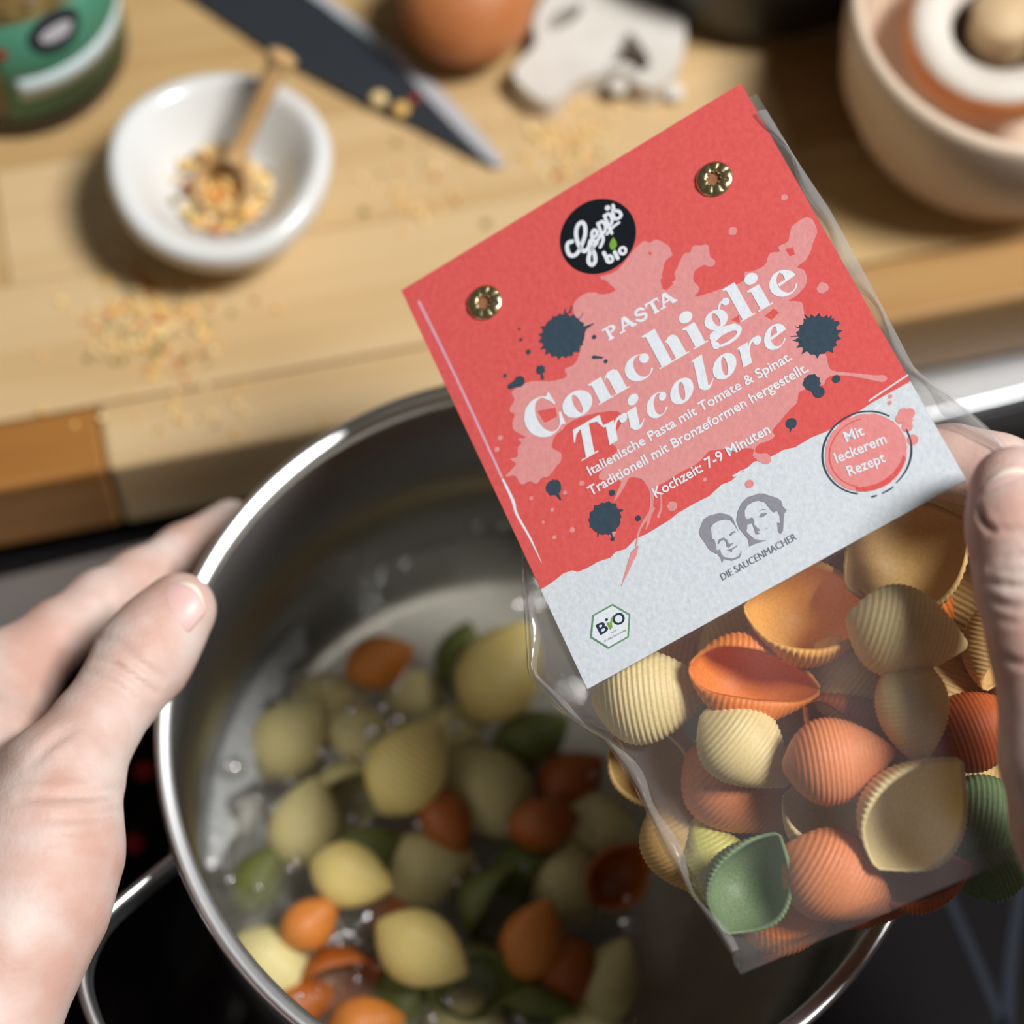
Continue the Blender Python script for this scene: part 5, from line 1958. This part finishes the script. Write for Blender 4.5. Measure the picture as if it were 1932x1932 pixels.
V, F = build_sdf(chains, [], 0.00105)
V = carve(V, F, [([(195, 1222), (235, 1232), (270, 1258), (305, 1280)], 0.0008, 8), ([(186, 1248), (225, 1260), (262, 1286), (290, 1305)], 0.0009, 8), ([(190, 1205), (222, 1210), (262, 1228)], 0.0006, 7), ([(172, 1272), (222, 1295), (252, 1318)], 0.0006, 8),
                 ([(40, 1505), (130, 1500), (180, 1498), (232, 1488)], 0.0009, 9), ([(40, 1548), (140, 1543), (190, 1538), (232, 1530)], 0.0006, 8), ([(90, 1588), (150, 1585), (205, 1576)], 0.0004, 8), ([(60, 1440), (100, 1400), (140, 1375)], 0.0006, 10), ([(280, 1170), (300, 1186), (318, 1206)], 0.0004, 6)], TH_)
V = carve(V, F, [([(170, 1102), (190, 1116), (207, 1138), (212, 1170)], 0.0007, 8), ([(316, 1026), (330, 1040), (338, 1062)], 0.0007, 7), ([(186, 1096), (207, 1114), (222, 1138)], 0.0005, 7)], IDX)
lh = obj('hand', V, F, skin, origin=atd(-60, 1950, 0.445))
tag(lh, 'bare hand with its thumb over the steel pot rim, fingers gripping the outside', 'hand')
OFF[lh.name] = np.array(lh.location)
a1, a2 = atd(338, 1150, 0.4935), atd(267, 1245, 0.488)
ncen = (342, 1128)
nrm_l = (CAM - a1) / np.linalg.norm(CAM - a1) + M @ np.array([-0.10, 0.35, 0.0])
nrm_l /= np.linalg.norm(nrm_l)
nail(lh, atd(333, 1142, surf_depth(TH_, 333, 1142) - 0.0012), (a1 - a2) + M @ np.array([0.002, 0.001, 0]), nrm_l, 0.0140, 0.0135, 0.0100, 0.10)

# ---- right hand: thumb on the bag, fingers behind it
chains = []
RT_ = [(1914, 925, 84), (1924, 985, 94), (1934, 1045, 94), (1946, 1115, 96), (1966, 1215, 94), (1992, 1320, 100), (2010, 1420, 118), (2052, 1550, 136), (2110, 1680, 160)]
RTH = []
for (x, y, r) in RT_:
    d = pd(x, y) if y < 1500 else pd(x, 1500)
    d = d - 0.0030 + max(0, (y - 1250) / 430) * 0.022
    for _ in range(3):
        dc_ = d - r * dc_ / FPX if _ else d - r * d / FPX
    RTH.append((x, y, dc_, r))
chains.append(([hp3(*p) for p in RTH], 0.004))


def behind(x, y, gap, r):
    return (x, y, pd(x, y) + gap, r)


RI = [behind(1738, 868, 0.012, 62), behind(1800, 872, 0.013, 66), behind(1880, 893, 0.014, 70), behind(1965, 925, 0.016, 74), behind(2060, 1000, 0.018, 78), behind(2150, 1120, 0.016, 95)]
RM = [behind(1800, 1030, 0.047, 60), behind(1900, 1040, 0.047, 66), behind(2000, 1060, 0.046, 72), behind(2110, 1110, 0.040, 78), behind(2200, 1220, 0.030, 95)]
RR = [behind(1810, 1190, 0.050, 58), behind(1910, 1190, 0.050, 64), behind(2020, 1200, 0.049, 70), behind(2130, 1240, 0.044, 76), behind(2220, 1330, 0.034, 92)]
RL = [behind(1860, 1340, 0.050, 50), behind(1940, 1340, 0.050, 56), behind(2040, 1345, 0.048, 60), behind(2140, 1370, 0.044, 66), behind(2220, 1440, 0.036, 84)]
for c_ in (RI, RM, RR, RL):
    chains.append(([hp3(*p) for p in c_], 0.004))
pw = hp3(2250, 1750, pd(2100, 1500) + 0.045, 210)
chains.append(([hp3(*RI[-1]), hp3(2190, 1350, pd(2100, 1400) + 0.030, 130), pw], 0.008))
chains.append(([hp3(*RM[-1]), hp3(2230, 1450, pd(2100, 1400) + 0.040, 140), pw], 0.008))
chains.append(([hp3(*RR[-1]), hp3(2250, 1520, pd(2100, 1400) + 0.048, 140), pw], 0.008))
chains.append(([hp3(*RL[-1]), hp3(2260, 1560, pd(2100, 1400) + 0.052, 130), pw], 0.008))
chains.append(([pw, hp3(2330, 2100, pd(2100, 1500) + 0.045, 200), hp3(2440, 2600, pd(2100, 1500) + 0.03, 235)], 0.01))
V, F = build_sdf(chains, [], 0.001)
V = carve(V, F, [([(1866, 1070), (1900, 1054), (1935, 1050), (1985, 1060)], 0.0008, 7), ([(1862, 1098), (1905, 1106), (1940, 1108), (1990, 1100)], 0.0009, 7), ([(1866, 1130), (1900, 1144), (1940, 1148), (1990, 1136)], 0.0006, 7), ([(1880, 1166), (1915, 1174), (1965, 1172)], 0.0004, 7),
                 ([(1872, 1084), (1900, 1078), (1930, 1076)], 0.0005, 6), ([(1888, 1240), (1920, 1252), (1970, 1258)], 0.0005, 8), ([(1852, 1005), (1890, 1000), (1940, 1004)], 0.0006, 6), ([(1846, 960), (1856, 985), (1872, 1000)], 0.0009, 6)], RTH)

rh = obj('hand', V, F, skin, origin=atd(2230, 1900, 0.40))
tag(rh, 'bare hand pinching the pasta bag at its side, thumb in front', 'hand')
OFF[rh.name] = np.array(rh.location)
b1_, b2_ = atd(*RTH[0][:3]), atd(*RTH[3][:3])
nr = (CAM - b1_) / np.linalg.norm(CAM - b1_) + M @ np.array([0.05, 0.16, 0])
nail(rh, atd(1918, 938, surf_depth(RTH, 1918, 938) - 0.0014), b1_ - b2_, nr, 0.0140, 0.0150, 0.0105, 0.12)
